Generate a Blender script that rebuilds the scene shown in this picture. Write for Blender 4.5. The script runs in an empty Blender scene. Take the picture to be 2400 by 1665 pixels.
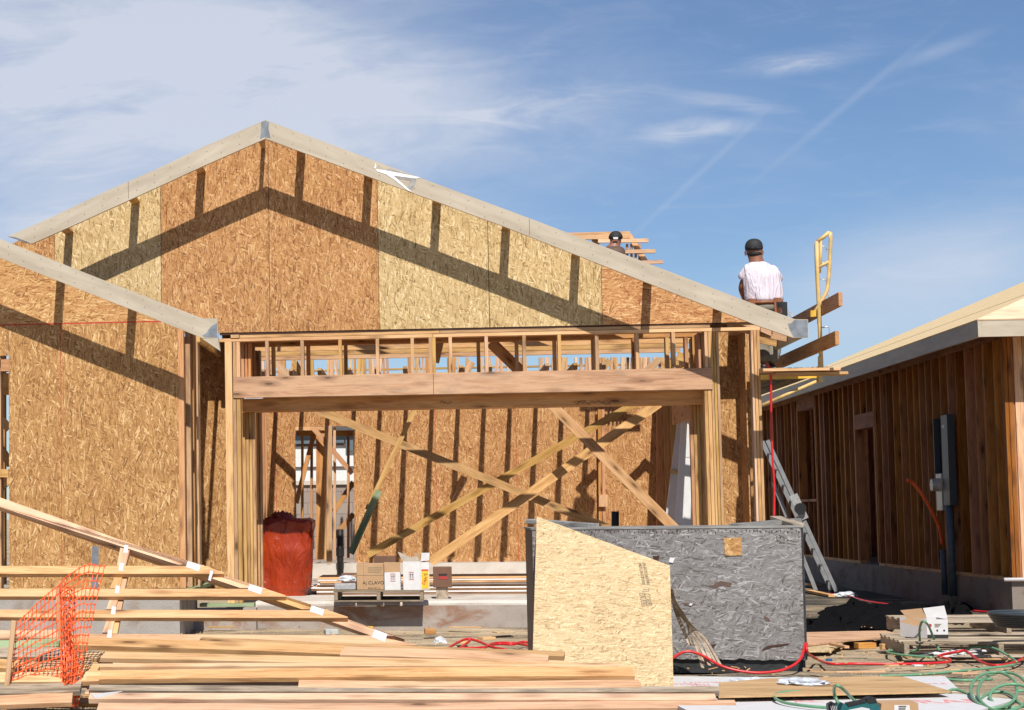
import bpy, bmesh, math, random
from mathutils import Vector, Matrix, noise
random.seed(7)
S = bpy.context.scene; COL = S.collection
V = Vector
X0 = Vector((1, 0, 0))
# ------------------------------------------------------------ camera (solved from the vanishing points)
F, PX, PY = 4487.7, 441.6, 887.7
YAW, PIT, ROL = 0.12612, 0.07134, -0.01049
EYE = V((0.0, -21.2, 1.22))
cy, sy, cp, sp, cr, sr = math.cos(YAW), math.sin(YAW), math.cos(PIT), math.sin(PIT), math.cos(ROL), math.sin(ROL)
fw = V((-sy*cp, cy*cp, sp)); r0 = V((cy, sy, 0)); u0 = r0.cross(fw)
rt = cr*r0 + sr*u0; up = -sr*r0 + cr*u0
cam = bpy.data.cameras.new("camera"); co = bpy.data.objects.new("camera", cam); COL.objects.link(co)
m3 = Matrix((rt, up, -fw)).transposed()
co.matrix_world = Matrix.Translation(EYE) @ m3.to_4x4()
cam.sensor_fit = 'HORIZONTAL'; cam.sensor_width = 36; cam.lens = F/2400*36
cam.shift_x = (1200-PX)/2400; cam.shift_y = -(832.5-PY)/2400
cam.clip_start = .1; cam.clip_end = 2000
S.camera = co
# ------------------------------------------------------------ sun, sky, exposure
SUN = V((0.085, -1, 1.15)).normalized()
sl = bpy.data.lights.new("sun", 'SUN'); so = bpy.data.objects.new("sun", sl); COL.objects.link(so)
sl.energy = 5.0; sl.angle = math.radians(.53); sl.color = (1, .95, .87)
so.rotation_euler = SUN.to_track_quat('Z', 'Y').to_euler(); so.location = (0, -30, 40)
wd = bpy.data.worlds.new("World"); S.world = wd; wd.use_nodes = True
S.view_settings.view_transform = 'Standard'; S.view_settings.look = 'None'; S.view_settings.exposure = .25; S.view_settings.gamma = 1

class NT:
    def __init__(s, nt): s.t = nt; nt.nodes.clear()
    def n(s, ty, **k):
        nd = s.t.nodes.new(ty)
        for a, b in k.items(): setattr(nd, a, b)
        return nd
    def l(s, a, b): s.t.links.new(a, b)
    def put(s, sock, v):
        if isinstance(v, (int, float)): sock.default_value = v
        elif isinstance(v, (tuple, list)): sock.default_value = tuple(v) + ((1,) if len(v) == 3 and len(sock.default_value) == 4 else ())
        else: s.l(v, sock)
    def m(s, op, a, b=0., c=0., clamp=False):
        nd = s.n('ShaderNodeMath', operation=op); nd.use_clamp = clamp
        s.put(nd.inputs[0], a); s.put(nd.inputs[1], b); s.put(nd.inputs[2], c); return nd.outputs[0]
    def vm(s, op, a, b=(0, 0, 0)):
        nd = s.n('ShaderNodeVectorMath', operation=op); s.put(nd.inputs[0], a); s.put(nd.inputs[1], b); return nd.outputs[0]
    def mix(s, f, a, b, mode='MIX'):
        nd = s.n('ShaderNodeMix', data_type='RGBA', blend_type=mode)
        s.put(nd.inputs[0], f); s.put(nd.inputs[6], a); s.put(nd.inputs[7], b); return nd.outputs[2]
    def fmix(s, f, a, b):
        nd = s.n('ShaderNodeMix', data_type='FLOAT'); s.put(nd.inputs[0], f); s.put(nd.inputs[2], a); s.put(nd.inputs[3], b); return nd.outputs[0]
    def sm(s, v, a, b, c=0., d=1.):
        nd = s.n('ShaderNodeMapRange', interpolation_type='SMOOTHSTEP'); s.put(nd.inputs[0], v)
        for i, q in enumerate((a, b, c, d)): nd.inputs[i+1].default_value = q
        return nd.outputs[0]
    def map(s, v, loc=(0, 0, 0), rot=(0, 0, 0), sc=(1, 1, 1), ty='POINT'):
        nd = s.n('ShaderNodeMapping', vector_type=ty); s.l(v, nd.inputs[0]); s.put(nd.inputs[1], loc); nd.inputs[2].default_value = rot; nd.inputs[3].default_value = sc; return nd.outputs[0]
    def noise(s, v, sc, det=3, rough=.55, dist=0., dim='3D'):
        nd = s.n('ShaderNodeTexNoise', noise_dimensions=dim); s.l(v, nd.inputs['Vector']); nd.inputs['Scale'].default_value = sc
        nd.inputs['Detail'].default_value = det; nd.inputs['Roughness'].default_value = rough; nd.inputs['Distortion'].default_value = dist; return nd.outputs[0]
    def ramp(s, f, st):
        nd = s.n('ShaderNodeValToRGB'); s.l(f, nd.inputs[0]); e = nd.color_ramp.elements
        while len(e) < len(st): e.new(.5)
        for q, (p, c) in zip(e, st): q.position = p; q.color = tuple(c) + (1,)
        return nd.outputs[0]
# sky: Nishita plus high thin cloud, both functions of the view direction of the sky itself
N = NT(wd.node_tree)
sky = N.n('ShaderNodeTexSky', sky_type='NISHITA'); sky.sun_disc = False
sky.sun_elevation = math.asin(SUN.z); sky.sun_rotation = math.atan2(SUN.x, SUN.y)
sky.altitude = 700; sky.air_density = 1.0; sky.dust_density = .35; sky.ozone_density = 2.2
tc = N.n('ShaderNodeTexCoord'); sx = N.n('ShaderNodeSeparateXYZ'); N.l(tc.outputs['Generated'], sx.inputs[0])
dy = N.m('MAXIMUM', N.m('ABSOLUTE', sx.outputs[1]), .15)
U = N.m('DIVIDE', sx.outputs[0], dy); W_ = N.m('DIVIDE', sx.outputs[2], dy)
cb = N.n('ShaderNodeCombineXYZ'); N.l(U, cb.inputs[0]); N.l(W_, cb.inputs[1]); uv = cb.outputs[0]
def px2(x, y): return ((x-1015)/4487.7, (1202-y-.0105*(x-1015))/4487.7)
def blob(x, y, rx, ry, ang=0.):
    u, v = px2(x, y)
    q = N.map(uv, loc=(-u, -v, 0))
    q = N.map(q, rot=(0, 0, math.radians(ang)), sc=(1, 1, 1)); q = N.map(q, sc=(4487.7/rx, 4487.7/ry, 0))
    ln = N.n('ShaderNodeVectorMath', operation='LENGTH'); N.l(q, ln.inputs[0])
    return N.sm(ln.outputs[1], 1.6, 0., 0., 1.)
big = N.noise(N.map(uv, rot=(0, 0, .25), sc=(5, 11, 1)), 1.3, 6, .58, .5)
fine = N.noise(N.map(uv, rot=(0, 0, -.35), sc=(14, 60, 1)), 1.2, 6, .62, 1.0)
base = N.m('ADD', N.m('MULTIPLY', blob(40, 340, 900, 480, 8), 1.25), N.m('MULTIPLY', blob(350, 60, 1100, 240, 10), .6))
base = N.m('SUBTRACT', base, N.m('MULTIPLY', blob(330, 160, 330, 75, 12), .4))
cl = N.m('MULTIPLY', N.m('ADD', base, N.m('MULTIPLY', blob(850, 250, 520, 170, 15), .42)), N.m('MULTIPLY', N.sm(big, .25, .62, .3, 1.), N.sm(fine, .2, .75, .8, 1.0)))
lr = N.m('MULTIPLY', blob(2080, 700, 360, 150, -14), N.sm(big, .3, .7, .5, .85))
wis = N.m('ADD', blob(1630, 322, 110, 26, -4), N.m('ADD', blob(1870, 165, 140, 26, -6), N.m('ADD', N.m('MULTIPLY', blob(1700, 255, 120, 18, 10), .5), N.m('MULTIPLY', blob(1250, 265, 230, 45, -8), .6))))
wis = N.m('MULTIPLY', wis, N.sm(fine, .3, .7, .15, .75))
con = N.m('ADD', N.m('MULTIPLY', blob(1965, 275, 240, 9, -39), .14), N.m('ADD', N.m('MULTIPLY', blob(2180, 150, 110, 16, -20), .22), N.m('MULTIPLY', blob(1630, 430, 210, 8, -42), .14)))
tot = N.m('ADD', N.m('ADD', cl, lr), N.m('ADD', wis, con), clamp=True)
tot = N.m('ADD', tot, N.m('MULTIPLY', N.sm(fine, .45, .8), .12), clamp=True)
tot = N.m('ADD', tot, N.m('MULTIPLY', N.sm(big, .45, .85), .18), clamp=True)
bluer = N.mix(1., sky.outputs[0], (.90, 1.0, 1.16), 'MULTIPLY')
fin = N.mix(N.m('MULTIPLY', tot, .85), bluer, (8.2, 8.7, 9.9))
bg = N.n('ShaderNodeBackground'); bg.inputs[1].default_value = .07; N.l(fin, bg.inputs[0])
wo = N.n('ShaderNodeOutputWorld'); N.l(bg.outputs[0], wo.inputs[0])
# ------------------------------------------------------------ unprojection of measured points on to real planes
def ray(x, y): return (rt*(x-PX) - up*(y-PY))/F + fw
def W(x, y, Y): k = ray(x, y); return EYE + k*((Y-EYE.y)/k.y)
def G(x, y, z=0.): k = ray(x, y); return EYE + k*((z-EYE.z)/k.z)
def XP(x, y, X): k = ray(x, y); return EYE + k*((X-EYE.x)/k.x)
def PL(x, y, pl):
    if isinstance(pl, (int, float)): return W(x, y, pl)
    P, n = pl; k = ray(x, y); return EYE + k*((P-EYE).dot(n)/k.dot(n))
def NM(pl): return V((0, -1, 0)) if isinstance(pl, (int, float)) else pl[1].normalized()
# ------------------------------------------------------------ object helpers
def thing(name, label, cat, loc=(0, 0, 0), group=None, kind=None):
    o = bpy.data.objects.new(name, None); COL.objects.link(o); o.location = loc; o.empty_display_size = .1
    tag(o, label, cat, group, kind); return o
def tag(o, label=None, cat=None, group=None, kind=None):
    if label: o['label'] = label
    if cat: o['category'] = cat
    if group: o['group'] = group
    if kind: o['kind'] = kind
    return o
def wmat(o):
    m = o.matrix_basis.copy()
    return wmat(o.parent) @ m if o.parent else m
def link(name, me, mat, parent=None, M=None):
    o = bpy.data.objects.new(name, me); COL.objects.link(o)
    if mat and not me.materials: me.materials.append(mat)
    M = M or Matrix()
    if parent: o.parent = parent; o.matrix_basis = wmat(parent).inverted() @ M
    else: o.matrix_basis = M
    return o
def frame(o, x, z):
    x = x.normalized(); z = (z - x*z.dot(x)).normalized(); y = z.cross(x)
    return Matrix.Translation(o) @ Matrix((x, y, z)).transposed().to_4x4()
def bmo(name, bm, mat, parent=None, M=None, smooth=False):
    me = bpy.data.meshes.new(name); bmesh.ops.recalc_face_normals(bm, faces=bm.faces); bm.to_mesh(me); bm.free()
    if smooth:
        for p in me.polygons: p.use_smooth = True
    return link(name, me, mat, parent, M)
def boxbm(l, w, t, bev=0., bm=None, c=(0, 0, 0)):
    bm = bm or bmesh.new()
    r = bmesh.ops.create_cube(bm, size=1)
    for v in r['verts']: v.co = V((v.co.x*l+c[0], v.co.y*w+c[1], v.co.z*t+c[2]))
    if bev:
        es = list({e for v in r['verts'] for e in v.link_edges}); bmesh.ops.bevel(bm, geom=es, offset=bev, segments=1, affect='EDGES')
    return bm
def stick(name, parent, a, b, w, t, mat, face=V((0, -1, 0)), bev=0., warp=0.):
    """a board from a to b, w across its face, t thick along the face normal"""
    d = b-a; L = d.length
    if warp:
        bm = bmesh.new(); n = 14; rs = []
        ph = random.uniform(0, 6); am = warp*random.uniform(.4, 1)*random.choice((-1, 1)); a2 = warp*random.uniform(-1, 1)*.5
        for i in range(n+1):
            s = i/n; x = (s-.5)*L; oy = am*math.sin(math.pi*s) + .15*am*math.sin(9*s+ph); oz = a2*math.sin(math.pi*s)
            e = .0035; hw, ht = w/2, t/2
            ring = [(-hw, -ht+e), (-hw+e, -ht), (hw-e, -ht), (hw, -ht+e), (hw, ht-e), (hw-e, ht), (-hw+e, ht), (-hw, ht-e)]
            rs.append([bm.verts.new((x, p+oy, q+oz)) for p, q in ring])
        for i in range(n):
            for j in range(8): bm.faces.new((rs[i][j], rs[i][(j+1) % 8], rs[i+1][(j+1) % 8], rs[i+1][j]))
        bm.faces.new(rs[0]); bm.faces.new(rs[-1])
    else: bm = boxbm(L, w, t, bev)
    return bmo(name, bm, mat, parent, frame((a+b)/2, d, face))
def wbox(name, parent, x0, x1, y0, y1, z0, z1, mat, bev=0.):
    """axis aligned box; local x along its longest side so the grain runs with it"""
    dx, dy_, dz = x1-x0, y1-y0, z1-z0; c = V(((x0+x1)/2, (y0+y1)/2, (z0+z1)/2))
    if dz >= dx and dz >= dy_: return bmo(name, boxbm(dz, dx, dy_, bev), mat, parent, frame(c, V((0, 0, 1)), V((0, -1, 0))))
    if dx >= dy_: return bmo(name, boxbm(dx, dz, dy_, bev), mat, parent, frame(c, V((1, 0, 0)), V((0, -1, 0))))
    return bmo(name, boxbm(dy_, dz, dx, bev), mat, parent, frame(c, V((0, 1, 0)), V((1, 0, 0))))
def poly3(name, parent, P, n, th, mat, xdir=None):
    """polygon P (world points on one plane) made th thick away from its normal n"""
    n = n.normalized()
    if xdir is None:
        k = max(range(len(P)), key=lambda i: (P[(i+1) % len(P)]-P[i]).length); xdir = P[(k+1) % len(P)]-P[k]
        if xdir.x < 0: xdir = -xdir
    c = sum(P, V())/len(P); M = frame(c, xdir, n); Mi = M.inverted()
    bm = bmesh.new(); a = []; b = []
    for p in P:
        q = Mi @ p; a.append(bm.verts.new((q.x, q.y, 0))); b.append(bm.verts.new((q.x, q.y, -th)))
    bm.faces.new(a); bm.faces.new(b[::-1])
    for i in range(len(P)): j = (i+1) % len(P); bm.faces.new((a[i], b[i], b[j], a[j]))
    return bmo(name, bm, mat, parent, M)
def poly(name, parent, pts, pl, th, mat, xdir=None): return poly3(name, parent, [PL(x, y, pl) for x, y in pts], NM(pl), th, mat, xdir)
def bar(name, parent, p, q, w, pl, th, mat, **k):
    """board whose front face lies on plane pl, centre line p-q in photo pixels, w metres wide"""
    n = NM(pl); a = PL(*p, pl)-n*th/2; b = PL(*q, pl)-n*th/2
    return stick(name, parent, a, b, w, th, mat, n, **k)
def spline(P, k=8):
    P = [V(p) for p in P]; Q = [P[0]*2-P[1]] + P + [P[-1]*2-P[-2]]; o = []
    for i in range(1, len(Q)-2):
        for j in range(k):
            t = j/k; a, b, c, d = Q[i-1:i+3]
            o.append(.5*((2*b)+(c-a)*t+(2*a-5*b+4*c-d)*t*t+(3*b-a-3*c+d)*t**3))
    o.append(P[-1]); return o
def tubebm(P, r, n=8, bm=None, cap=True):
    bm = bm or bmesh.new(); rs = []; P = [V(p) for p in P]; pv = None
    for i, p in enumerate(P):
        t = (P[min(i+1, len(P)-1)]-P[max(i-1, 0)]).normalized()
        if pv is None: pv = t.orthogonal().normalized()
        pv = (pv-t*pv.dot(t)).normalized(); b = t.cross(pv); rr = r[i] if isinstance(r, (list, tuple)) else r
        rs.append([bm.verts.new(p+(pv*math.cos(6.2832*j/n)+b*math.sin(6.2832*j/n))*rr) for j in range(n)])
    for a, b in zip(rs, rs[1:]):
        for j in range(n): bm.faces.new((a[j], a[(j+1) % n], b[(j+1) % n], b[j]))
    if cap: bm.faces.new(rs[0][::-1]); bm.faces.new(rs[-1])
    return bm
def tube(name, parent, P, r, mat, n=8, k=8): return bmo(name, tubebm(spline(P, k) if k else P, r, n), mat, parent, None, True)
def loft(name, parent, rings, mat, n=16, cap=True):
    """rings: (centre, xaxis*rx, yaxis*ry)"""
    bm = bmesh.new(); rs = []
    for c, a, b in rings: rs.append([bm.verts.new(V(c)+V(a)*math.cos(6.2832*j/n)+V(b)*math.sin(6.2832*j/n)) for j in range(n)])
    for a, b in zip(rs, rs[1:]):
        for j in range(n): bm.faces.new((a[j], a[(j+1) % n], b[(j+1) % n], b[j]))
    if cap: bm.faces.new(rs[0][::-1]); bm.faces.new(rs[-1])
    o = bmo(name, bm, mat, parent, None, True); md = o.modifiers.new('s', 'SUBSURF'); md.levels = md.render_levels = 1; return o
def skin(name, parent, verts, edges, mat, lv=2):
    me = bpy.data.meshes.new(name); me.from_pydata([v[0] for v in verts], edges, [])
    o = link(name, me, mat, parent); md = o.modifiers.new('skin', 'SKIN'); md.use_smooth_shade = True
    for i, v in enumerate(verts):
        r = v[1]; me.skin_vertices[0].data[i].radius = r if isinstance(r, tuple) else (r, r)
    me.skin_vertices[0].data[0].use_root = True
    s = o.modifiers.new('sub', 'SUBSURF'); s.levels = s.render_levels = lv; return o
def text(name, parent, body, size, M, mat, sx=1.):
    cu = bpy.data.curves.new(name, 'FONT'); cu.body = body; cu.size = size; cu.align_x = 'CENTER'; cu.align_y = 'CENTER'; cu.extrude = .0004
    t = bpy.data.objects.new(name, cu); COL.objects.link(t); bpy.context.view_layer.update()
    me = bpy.data.meshes.new_from_object(t.evaluated_get(bpy.context.evaluated_depsgraph_get())); bpy.data.objects.remove(t)
    for v in me.vertices: v.co.x *= sx
    me.materials.clear(); return link(name, me, mat, parent, M)
# ------------------------------------------------------------ materials
def mat(name):
    m = bpy.data.materials.new(name); m.use_nodes = True; n = NT(m.node_tree)
    n.b = n.n('ShaderNodeBsdfPrincipled'); n.o = n.n('ShaderNodeOutputMaterial'); n.l(n.b.outputs[0], n.o.inputs[0]); return m, n
def bump(n, h, st, d=.01):
    b = n.n('ShaderNodeBump'); b.inputs['Strength'].default_value = st; b.inputs['Distance'].default_value = d
    n.l(h, b.inputs['Height']); n.l(b.outputs[0], n.b.inputs['Normal'])
def plain(name, c, rough=.6, metal=0., var=.18, sc=14., bst=.15):
    m, n = mat(name); tc = n.n('ShaderNodeTexCoord'); f = n.noise(tc.outputs['Object'], sc, 4)
    dk = tuple(x*(1-var) for x in c); lt = tuple(min(1, x*(1+var)) for x in c)
    n.l(n.ramp(f, [(.3, dk), (.7, lt)]), n.b.inputs['Base Color']); n.b.inputs['Roughness'].default_value = rough; n.b.inputs['Metallic'].default_value = metal
    if bst: bump(n, f, bst)
    return m
def wood(name, c0, c1, c2, stain=0., rough=.75, grain=1.):
    """lumber: c0 dark grain, c1 body, c2 pale body; local x is the grain direction"""
    m, n = mat(name); tc = n.n('ShaderNodeTexCoord'); oi = n.n('ShaderNodeObjectInfo')
    cb = n.n('ShaderNodeCombineXYZ')
    for i, k in enumerate((37., 91., 53.)): n.l(n.m('MULTIPLY', oi.outputs['Random'], k), cb.inputs[i])
    p = n.vm('ADD', tc.outputs['Object'], cb.outputs[0])
    wv = n.noise(n.map(p, sc=(1.1, 9, 9)), 1., 3, .5, .6)
    g1 = n.noise(n.map(p, sc=(2.4, 36*grain, 36*grain)), 1., 5, .68, 1.6)
    g2 = n.noise(n.map(p, sc=(5, 170, 170)), 1., 2, .5)
    tone = n.m('ADD', n.m('MULTIPLY', wv, .42), n.m('ADD', n.m('MULTIPLY', g1, .5), n.m('MULTIPLY', g2, .14)))
    col = n.ramp(tone, [(.40, c0), (.51, c1), (.63, c2)])
    kn = n.n('ShaderNodeTexVoronoi'); kn.inputs['Scale'].default_value = 1; n.l(n.map(p, sc=(2.3, 8, 8)), kn.inputs['Vector'])
    nx = n.n('ShaderNodeSeparateXYZ'); n.l(tc.outputs['Normal'], nx.inputs[0])
    kd = n.m('ADD', n.m('ADD', kn.outputs['Distance'], n.m('MULTIPLY', n.m('ABSOLUTE', nx.outputs[0]), .5)), n.m('MULTIPLY', g2, .1))
    col = n.mix(n.sm(kd, .45, .18, 0., .6), col, tuple(x*.62 for x in c0)); col = n.mix(n.sm(kd, .2, .13, 0., .9), col, tuple(x*.35 for x in c0))
    if stain:
        st = n.noise(n.map(p, sc=(2.2, 7, 7)), 1., 5, .6, .4); col = n.mix(n.sm(st, .5, .72, 0., stain), col, (.16, .14, .12))
    hs = n.n('ShaderNodeHueSaturation'); n.l(col, hs.inputs['Color'])
    r2 = n.m('FRACT', n.m('MULTIPLY', oi.outputs['Random'], 17.3)); r3 = n.m('FRACT', n.m('MULTIPLY', oi.outputs['Random'], 71.7))
    n.l(n.m('ADD', n.m('MULTIPLY', r2, .26), .87), hs.inputs['Value']); n.l(n.m('ADD', n.m('MULTIPLY', r3, .014), .494), hs.inputs['Hue']); n.l(n.m('ADD', n.m('MULTIPLY', r3, .25), .88), hs.inputs['Saturation'])
    n.l(hs.outputs[0], n.b.inputs['Base Color']); n.b.inputs['Roughness'].default_value = rough; n.b.inputs['Specular IOR Level'].default_value = .3
    bump(n, n.m('ADD', g1, g2), .25, .004); return m
def osb(name, dark, mid, light, pale, rot=0., size=1., grey=0., bst=.3):
    m, n = mat(name); tc = n.n('ShaderNodeTexCoord'); oi = n.n('ShaderNodeObjectInfo')
    cb = n.n('ShaderNodeCombineXYZ'); n.l(n.m('MULTIPLY', oi.outputs['Random'], 40), cb.inputs[0]); n.l(n.m('MULTIPLY', oi.outputs['Random'], 23), cb.inputs[1])
    p = n.vm('ADD', tc.outputs['Object'], cb.outputs[0])
    wp = n.n('ShaderNodeTexNoise'); wp.inputs['Scale'].default_value = 2.6; wp.inputs['Detail'].default_value = 1; n.l(p, wp.inputs['Vector'])
    p = n.vm('ADD', p, n.vm('MULTIPLY', n.vm('SUBTRACT', wp.outputs['Color'], (.5, .5, .5)), (.07, .05, 0)))
    val = None
    for i, (a, l, w, cov) in enumerate(((92, .10, .022, 1), (53, .085, .017, .42), (126, .095, .016, .40), (8, .07, .015, .14), (105, .12, .022, .33), (36, .08, .013, .22), (77, .10, .015, .33), (146, .075, .013, .2), (64, .14, .012, .14), (113, .07, .010, .2), (163, .06, .012, .09), (88, .08, .009, .22))):
        q = n.map(p, loc=(i*3.7, i*5.1, 0), rot=(0, 0, math.radians(-(a+rot))))
        q = n.map(q, sc=(1/(l*size), 1/(w*size), 0))
        vo = n.n('ShaderNodeTexVoronoi', voronoi_dimensions='2D'); vo.inputs['Scale'].default_value = 1; n.l(q, vo.inputs['Vector'])
        sc = n.n('ShaderNodeSeparateColor'); n.l(vo.outputs['Color'], sc.inputs[0])
        t = n.m('ADD', n.m('MULTIPLY', n.m('ADD', n.m('MULTIPLY', sc.outputs[0], .55), n.m('MULTIPLY', n.m('POWER', sc.outputs[2], 3.), .55)), 1.), n.m('MULTIPLY', vo.outputs['Distance'], -.2))
        val = t if val is None else n.fmix(n.m('LESS_THAN', sc.outputs[1], cov), val, t)
    fib = n.noise(n.map(p, rot=(0, 0, math.radians(-(90+rot))), sc=(14, 160, 1)), 1., 3, .6)
    blot = n.noise(p, 1.1, 3, .5)
    tone = n.m('ADD', n.m('MULTIPLY', val, .74), n.m('ADD', n.m('MULTIPLY', fib, .28), n.m('ADD', n.m('MULTIPLY', blot, .22), .04)))
    col = n.ramp(tone, [(.2, dark), (.40, mid), (.68, light), (.92, pale)])
    gap = n.noise(n.map(p, rot=(0, 0, math.radians(-(75+rot))), sc=(20, 95, 1)), 1., 2, .5, 1.)
    col = n.mix(n.sm(gap, .66, .74, 0., .55), col, tuple(x*.45 for x in dark))
    n.l(col, n.b.inputs['Base Color']); n.b.inputs['Roughness'].default_value = .8; n.b.inputs['Specular IOR Level'].default_value = .25
    bump(n, tone, bst, .006); return m
M = {}
M['fresh'] = wood('fresh_lumber', (.38, .19, .09), (.56, .325, .17), (.66, .42, .235))
M['pink'] = wood('pink_lumber', (.42, .22, .115), (.60, .375, .215), (.68, .465, .295))
M['tan'] = wood('tan_lumber', (.32, .17, .07), (.47, .27, .115), (.57, .365, .175), .22)
M['orange'] = wood('red_fir', (.33, .13, .045), (.46, .22, .085), (.55, .30, .13), .1)
M['beam'] = wood('beam_fir', (.38, .185, .08), (.53, .30, .145), (.61, .375, .195), .35, grain=.7)
M['shadefir'] = wood('shaded_fir', (.13, .04, .015), (.23, .08, .028), (.31, .125, .045), .15)  # fir colour darkened to carry the deep shade of the right house
M['shadetan'] = wood('shaded_brown_fir', (.24, .092, .036), (.36, .15, .058), (.46, .205, .082), .1)  # second stud tone, the side wall's shade mixed into its colour
M['old'] = wood('weathered_lumber', (.16, .12, .085), (.34, .27, .20), (.48, .39, .29), .5)
M['pal'] = wood('pallet_wood', (.09, .065, .045), (.19, .145, .10), (.29, .23, .165), .4)
M['grey'] = wood('grey_lumber', (.10, .095, .09), (.22, .215, .205), (.36, .35, .33), .3)
M['green'] = wood('treated_lumber', (.16, .21, .11), (.28, .35, .20), (.36, .42, .26), .1)
M['osb_red'] = osb('osb_red', (.17, .065, .022), (.35, .165, .060), (.49, .265, .11), (.62, .40, .20))
M['osb_redh'] = osb('osb_red_sideways', (.20, .07, .025), (.40, .18, .07), (.54, .30, .13), (.68, .44, .23), 90)
M['osb_tan'] = osb('osb_tan', (.16, .07, .023), (.33, .165, .058), (.47, .265, .105), (.63, .43, .21))
M['osb_tanh'] = osb('osb_tan_sideways', (.20, .08, .025), (.40, .20, .075), (.53, .31, .13), (.66, .45, .22), 90)
M['osb_pale'] = osb('osb_pale', (.22, .13, .05), (.45, .31, .14), (.57, .42, .215), (.72, .57, .34))
M['osb_new'] = osb('osb_new', (.26, .16, .075), (.47, .34, .18), (.57, .435, .25), (.66, .54, .34), size=.75, bst=.15)
M['osb_grey'] = osb('osb_weathered', (.07, .058, .052), (.17, .158, .152), (.235, .225, .22), (.36, .35, .345), 88, .85, bst=.4)
def fascia_mat():
    m, n = mat('primed_fascia'); tc = n.n('ShaderNodeTexCoord'); p = tc.outputs['Object']
    a = n.noise(n.map(p, sc=(1.4, 9, 9)), 1., 5, .6, .5); b = n.noise(n.map(p, sc=(3, 4, 3)), 1.3, 5, .7); c = n.noise(n.map(p, sc=(18, 60, 60)), 1., 3, .6)
    col = n.ramp(a, [(.3, (.35, .295, .22)), (.5, (.42, .36, .275)), (.7, (.48, .42, .33))])
    col = n.mix(n.sm(b, .58, .75, 0., .35), col, (.34, .33, .31)); col = n.mix(n.sm(c, .68, .76, 0., .5), col, (.25, .19, .13))
    n.l(col, n.b.inputs['Base Color']); n.b.inputs['Roughness'].default_value = .6; bump(n, c, .1, .003); return m
M['fascia'] = fascia_mat()
M['bluegrey'] = plain('blue_grey_primer', (.17, .19, .22), .7, var=.35, sc=9)
M['caulk'] = plain('white_caulk', (.8, .8, .8), .5, var=.05)
def conc(name, c, st, amt=.6, rough=.9):
    m, n = mat(name); tc = n.n('ShaderNodeTexCoord'); p = tc.outputs['Object']
    a = n.noise(p, 3., 6, .65); b = n.noise(n.map(p, sc=(1.2, 2.2, 5)), 1.2, 6, .65, .7); c2 = n.noise(p, 60., 3)
    col = n.ramp(a, [(.3, tuple(x*.78 for x in c)), (.7, c)]); col = n.mix(n.sm(b, .47, .66, 0., amt), col, st)
    col = n.mix(n.sm(c2, .66, .74, 0., .5), col, tuple(x*.4 for x in c))
    n.l(col, n.b.inputs['Base Color']); n.b.inputs['Roughness'].default_value = rough; bump(n, n.m('ADD', a, c2), .4, .01); return m
M['conc'] = conc('stained_concrete', (.36, .31, .27), (.22, .10, .05), .85)
M['concg'] = conc('grey_concrete', (.36, .33, .30), (.20, .14, .10), .7)
M['slab'] = conc('slab_concrete', (.60, .55, .49), (.36, .27, .21), .55)
def ground_mat(nm='dirt_and_fabric', sh=0.):
    m, n = mat(nm); tc = n.n('ShaderNodeTexCoord'); p = tc.outputs['Object']
    big = n.noise(n.map(p, rot=(0, 0, .1), sc=(.35, .9, 1)), 1.1, 5, .6, .8)
    st = n.noise(n.map(p, sc=(.9, 7, 1)), 1.5, 6, .65, 1.4); f = n.noise(p, 45, 4, .7); v = n.noise(n.map(p, sc=(9, 30, 1)), 3., 4, .7)
    t = n.m('ADD', n.m('MULTIPLY', big, .45), n.m('ADD', n.m('MULTIPLY', st, .42), n.m('MULTIPLY', f, .16)))
    t = n.m('ADD', t, sh)
    col = n.ramp(t, [(.39, (.035, .032, .030)), (.455, (.17, .135, .095)), (.50, (.37, .285, .18)), (.60, (.58, .45, .29))])
    col = n.mix(n.sm(v, .56, .68, 0., .6), col, (.50, .40, .25)); col = n.mix(n.sm(v, .36, .28, 0., .7), col, (.03, .028, .03))
    n.l(col, n.b.inputs['Base Color']); n.b.inputs['Roughness'].default_value = .95; bump(n, n.m('ADD', st, n.m('MULTIPLY', f, .5)), .8, .05); return m
M['ground'] = ground_mat()
M['fabric'] = plain('black_fabric', (.005, .005, .006), 1., var=.3, sc=30, bst=.2)
next(n_ for n_ in M['fabric'].node_tree.nodes if n_.type == 'BSDF_PRINCIPLED').inputs['Specular IOR Level'].default_value = .05
M['yellow'] = plain('yellow_paint', (.62, .36, .035), .5, var=.25, sc=8)
M['yellowpale'] = plain('faded_yellow_paint', (.56, .39, .15), .5, var=.22, sc=8)
M['steel'] = plain('galvanised_steel', (.50, .50, .50), .42, .6, sc=25)
M['alu'] = plain('aluminium', (.30, .31, .32), .45, .45, var=.12)
M['black'] = plain('black_plastic', (.014, .014, .015), .45)
M['darkbox'] = plain('tarred_edge', (.02, .022, .024), .5, var=.4, bst=.6)
M['red'] = plain('red_hose', (.55, .018, .022), .35, var=.1)
M['greenhose'] = plain('green_hose', (.13, .30, .17), .4, var=.12)
M['orange_net'] = plain('orange_net', (.85, .12, .025), .5, var=.12)
M['card'] = plain('cardboard', (.42, .26, .14), .85, var=.08, sc=6)
M['carddk'] = plain('dark_cardboard', (.15, .075, .045), .85, var=.1, sc=6)
M['white'] = plain('white_paper', (.60, .59, .585), .6, var=.06)
M['whiteprim'] = plain('white_primer', (.66, .62, .61), .5, var=.06, sc=5)
M['ink'] = plain('black_ink', (.02, .018, .018), .7, bst=0)
M['inkbrown'] = plain('brown_ink', (.07, .035, .02), .7, bst=0)
M['inkgrey'] = plain('faint_ink', (.25, .19, .12), .8, bst=0)
M['redink'] = plain('red_ink', (.5, .03, .03), .6, bst=0)
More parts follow.
